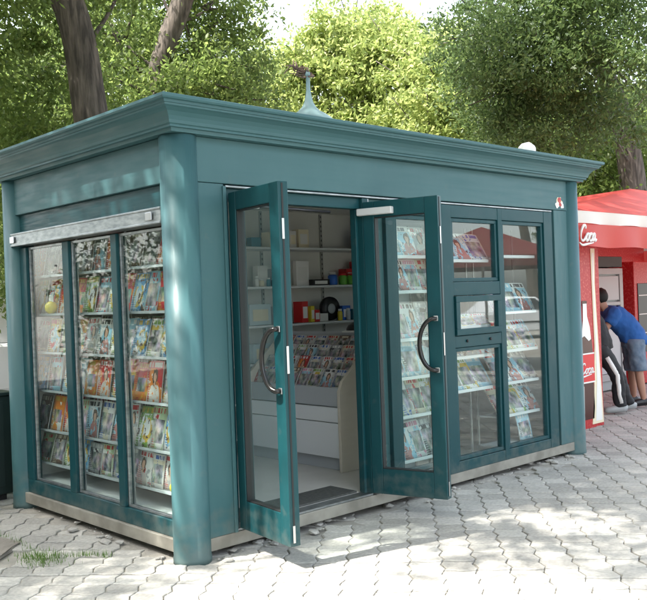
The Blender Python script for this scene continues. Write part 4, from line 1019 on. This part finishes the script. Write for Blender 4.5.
GA = [(1.45, 5.18, 4.65, 1.25), (1.71, 5.39, 3.91, 0.85), (1.2, 5.73, 3.28, .9), (1.78, 4.9, 6.0, 1.5), (2.81, 5.02, 5.9, 1.1), (1.0, 4.72, 5.5, 1.3), (1.3, 6.21, 4.17, 1.1), (1.6, 7.61, 2.6, 1.1), (.2, 5.0, 6.5, 1.5), (2.2, 4.0, 7.2, 1.6), (2.0, 6.9, 2.7, .9), (2.3, 7.4, 1.9, .8), (.3, 6.6, 3.9, 1.2), (.0, 6.2, 2.6, 1.1), (1.1, 6.9, 3.3, 1.0), (2.6, 6.0, 4.1, .8),
(-.2, 4.6, 5.2, 1.0), (.4, 5.2, 4.4, 1.0)]
GB = [(4.04, 7.2, 5.14, 1.2), (5.32, 6.94, 5.84, 1.35), (5.27, 7.35, 4.95, 1.2), (4.3, 7.04, 4.41, 0.8), (6.24, 7.51, 5.55, 0.9), (4.62, 7.2, 6.9, 1.5), (4.08, 7.75, 6.05, 1.2), (5.47, 6.84, 6.41, 0.9), (3.0, 8.0, 5.2, 1.2), (3.2, 7.6, 4.0, .9), (3.6, 6.0, 4.3, .7), (4.2, 5.9, 4.5, .6), (4.7, 6.0, 4.8, .65), (3.9, 5.8, 4.1, .6), (5.9, 6.6, 4.7, 1.0)]
GD = [(11.52, 13.53, 6.87, 1.9), (12.86, 13.04, 7.09, 1.7), (12.55, 12.65, 7.77, 1.0), (12.53, 11.28, 7.85, 1.5), (13.15, 10.65, 7.68, 1.9), (13.64, 10.11, 6.75, 2.0), (13.63, 11.6, 8.5, 1.1), (13.78, 10.7, 8.05, 1.3), (12.68, 11.14, 6.57, 1.8), (13.6, 11.2, 5.0, 2.0), (12.0, 13.0, 5.2, 1.9)]
GE = [(12.58, 8.26, 6.57, 1.4), (12.84, 7.93, 5.74, 1.8), (13.06, 9.25, 7.22, 1.2), (12.33, 6.96, 6.15, 1.2), (11.91, 7.5, 4.9, 1.4), (12.84, 9.51, 7.6, 0.8), (12.6, 8.6, 4.6, 1.6)]
GC = [(9.42, 4.14, 5.9, 1.3), (9.82, 3.93, 5.57, 1.5), (10.61, 4.18, 5.02, 1.6), (10.67, 3.4, 6.1, 1.8), (10.9, 2.9, 5.3, 1.5), (10.78, 3.88, 4.48, 1.2), (11.15, 5.16, 5.12, 1.4), (11.2, 2.6, 6.6, 1.6), (10.22, 3.84, 6.58, 1.4), (10.05, 4.99, 6.68, 0.8), (12.9, 4.0, 4.75, 1.1), (10.49, 5.23, 5.9, 1.0), (13.5, 4.5, 6.6, 1.9)]
GF = [(15.38, 5.92, 3.94, 1.6), (15.05, 6.49, 4.34, 1.6), (16.23, 8.36, 4.94, 1.6), (15.82, 5.4, 4.55, 1.5), (16.46, 9.78, 5.43, 2.0), (16.8, 5.2, 5.31, 1.6), (16.2, 6.5, 3.0, 1.8), (16.8, 8.6, 3.4, 1.8)]
tree('brown leaning tree trunk with forked top rising behind the kiosk left side', [(2.05, 4.30, -.05, .30), (1.98, 4.35, 1.5, .23), (1.90, 4.40, 3.2, .20), (1.80, 4.45, 4.4, .185), (1.62, 4.53, 5.1, .18), (1.25, 4.7, 5.9, .14)], GA, 'leaf_mid', 2.1, .082, 11, limb_to=[GA[3], GA[9], GA[4]])
tree('second slimmer brown tree with green crown right of the leaning trunk', [(4.0, 6.7, -.05, .24), (4.05, 6.65, 2, .19), (4.10, 6.58, 4.2, .15), (4.16, 6.54, 5.0, .15), (4.38, 6.42, 5.7, .16), (4.62, 6.3, 6.4, .15), (4.9, 6.2, 7.2, .12)], GB, 'leaf_mid', 2.0, .088, 12)
tree('bright yellow green tree under the white sky above the kiosk roof', [(12.9, 11.6, -.05, .3), (12.9, 11.6, 3, .22), (13.0, 11.4, 6, .13)], GD, 'leaf_bright', 1.25, .14, 13)
tree('pale green tree between the bright tree and the dark tree', [(12.6, 8.3, -.05, .26), (12.6, 8.3, 3, .2), (12.6, 8.4, 5.6, .12)], GE, 'leaf_bright', 1.3, .13, 14)
tree('tall dark green tree with thick trunk behind the red stand', [(15.0, 4.55, -.05, .42), (14.9, 4.6, 2, .34), (14.85, 4.65, 4.2, .27), (14.4, 4.7, 5.6, .22), (12.9, 4.5, 6.6, .14)], GC, 'leaf_dark', 1.5, .09, 15)
tree('sunlit low green tree behind the thick dark trunk', [(16.6, 7.2, -.05, .25), (16.5, 7.2, 2, .2), (16.4, 7.2, 4, .12)], GF, 'leaf_mid', 1.2, .14, 16)
# farther trees along the park, standing singly
far = [(4.5, 13.5, 2.6, 5.2, 'leaf_mid'), (8, 15, 2.8, 6.6, 'leaf_mid'), (6, 20, 3.0, 6.0, 'leaf_mid'), (10, 24, 3.4, 7.4, 'leaf_bright'), (15.5, 20, 3.2, 6.4, 'leaf_bright'), (20, 16, 3.2, 6.2, 'leaf_mid'), (22, 11, 3.2, 6.5, 'leaf_bright'), (25, 8, 3.0, 6.5, 'leaf_mid'), (1, 18, 3.0, 5.6, 'leaf_bright'), (-2, 14.5, 2.4, 4.6, 'leaf_mid')]
lab = ['round green tree just behind the two left trunks', 'green tree between the second trunk and the spire', 'far tree behind the two left trunks', 'tall far tree left of the bright sky gap', 'far sunlit tree below the sky gap', 'far green tree behind the right end of the kiosk', 'far bright tree left of the dark crown', 'far tree seen under the dark crown at right', 'far sunlit tree left of the leaning trunk', 'leafy tree behind the white van at the left edge']
for k, (x, y, r, z, mn) in enumerate(far):
    q = random.Random(50 + k)
    bl = [(x + q.uniform(-1, 1) * r * .6, y + q.uniform(-1, 1) * r * .6, z + q.uniform(-.9, .6) * r * .8, r * q.uniform(.4, .62)) for _ in range(9)]
    tree(lab[k], [(x, y, -.05, .3), (x, y, z * .4, .2), (x + .1, y, z * .85, .12)], bl, mn, .75, .22, 70 + k)
# unseen trees added to shade the square and fill the reflections
def clone(root, loc, rot, label, sc=1):
    c = root.copy(); COL.objects.link(c); c.location = loc; c.rotation_euler = (0, 0, rot); c.scale = (sc,) * 3; c['label'] = label
    for ch in root.children:
        d = ch.copy(); COL.objects.link(d); d.parent = c
    return c
def grid(x0, x1, y0, y1, seed, z=7.6):
    q = random.Random(seed); out = []; x = x0
    while x <= x1:
        y = y0
        while y <= y1:
            px, py = x + q.uniform(-.35, .35), y + q.uniform(-.35, .35)
            tt = min(1, max(0, ((px + 5.3) * 1.1 + (py - .8) * -1.7) / 4.1)); dd = math.hypot(px + 5.3 - 1.1 * tt, py - .8 + 1.7 * tt)      # crowns left open here to let sun onto the foreground paving
            if dd > .93 and q.random() > .06: out.append((px, py, z + q.uniform(-.3, .6), q.uniform(1.05, 1.4)))
            y += 1.35
        x += 1.35
    return out
over = tree('unseen broad tree added right of the camera to shade the square', [(7.2, -5.6, -.05, .36), (7.1, -5.4, 3, .28), (6.4, -4.4, 6.5, .2), (4.6, -2.2, 8.8, .14), (2.5, .6, 9.2, .1)],
     grid(-2.6, 7.0, -2.4, 4.4, 5, 8.3), 'leaf_mid', .9, .11, 41)  # unseen crown, spread and thickened to shade the paving
shade = tree('spreading shade tree left of the kiosk', [(-6.8, 2.2, -.05, .3), (-6.7, 2.2, 2.5, .22), (-6.2, 1.8, 5.2, .14)],
     grid(-7.6, -3.0, -.6, 4.6, 6) + grid(-7.2, -3.6, 1.0, 4.8, 16, 8.9) + [(-8.2, 2.6, 6.4, 1.6), (-8.6, 1.0, 4.2, 1.6), (-8.4, 3.2, 4.0, 1.6), (-7.8, 4.6, 5.2, 1.6), (-8.8, 2.2, 2.4, 1.4)], 'leaf_mid', 1.15, .10, 31)
shade2 = tree('spreading shade tree behind the photographer', [(-6.4, -5.2, -.05, .3), (-6.2, -5.2, 2.5, .22), (-5.2, -4.8, 5.4, .14)],
     grid(-5.6, 4.2, -5.6, -1.5, 8), 'leaf_mid', .7, .10, 32)
west = tree('unseen dense tree added west of the square to block sky light', [(-10.5, 1.0, -.05, .3), (-10.5, 1.0, 3, .2), (-10.4, 1.0, 5, .13)],
     [(-10 + q_.uniform(-.8, .8), y_, z_, 1.6) for q_ in [random.Random(3)] for y_ in (-2.6, -.6, 1.4, 3.4) for z_ in (1.6, 3.6, 5.6, 7.2)], 'leaf_dark', 1.3, .14, 44, limbs=False)  # leaf mass added to hold sky light off the kiosk's left face
clone(west, (-8.5, 8.0, 0), 2.2, 'unseen dense tree added northwest of the square to block sky light')
clone(west, (-9.5, -6.5, 0), .4, 'unseen dense tree added southwest of the square to block sky light')
clone(shade, (9, -17, 0), 1.2, 'tree across the street mirrored in the middle front window', .9)
clone(shade2, (17, -17, 0), 2.6, 'tree across the street mirrored in the right front window', .9)
clone(shade, (27, -15, 0), 4.0, 'tree across the street behind the parked car', 1.0)
clone(shade2, (2, -18, 0), .4, 'tree across the street behind the photographer', 1.0)
clone(shade, (-14, 6, 0), 3.0, 'tree far to the left of the kiosk, mirrored in the side windows', .9)
clone(shade2, (-13, -1, 0), 1.0, 'tree left of the square mirrored in the near side window', .9)
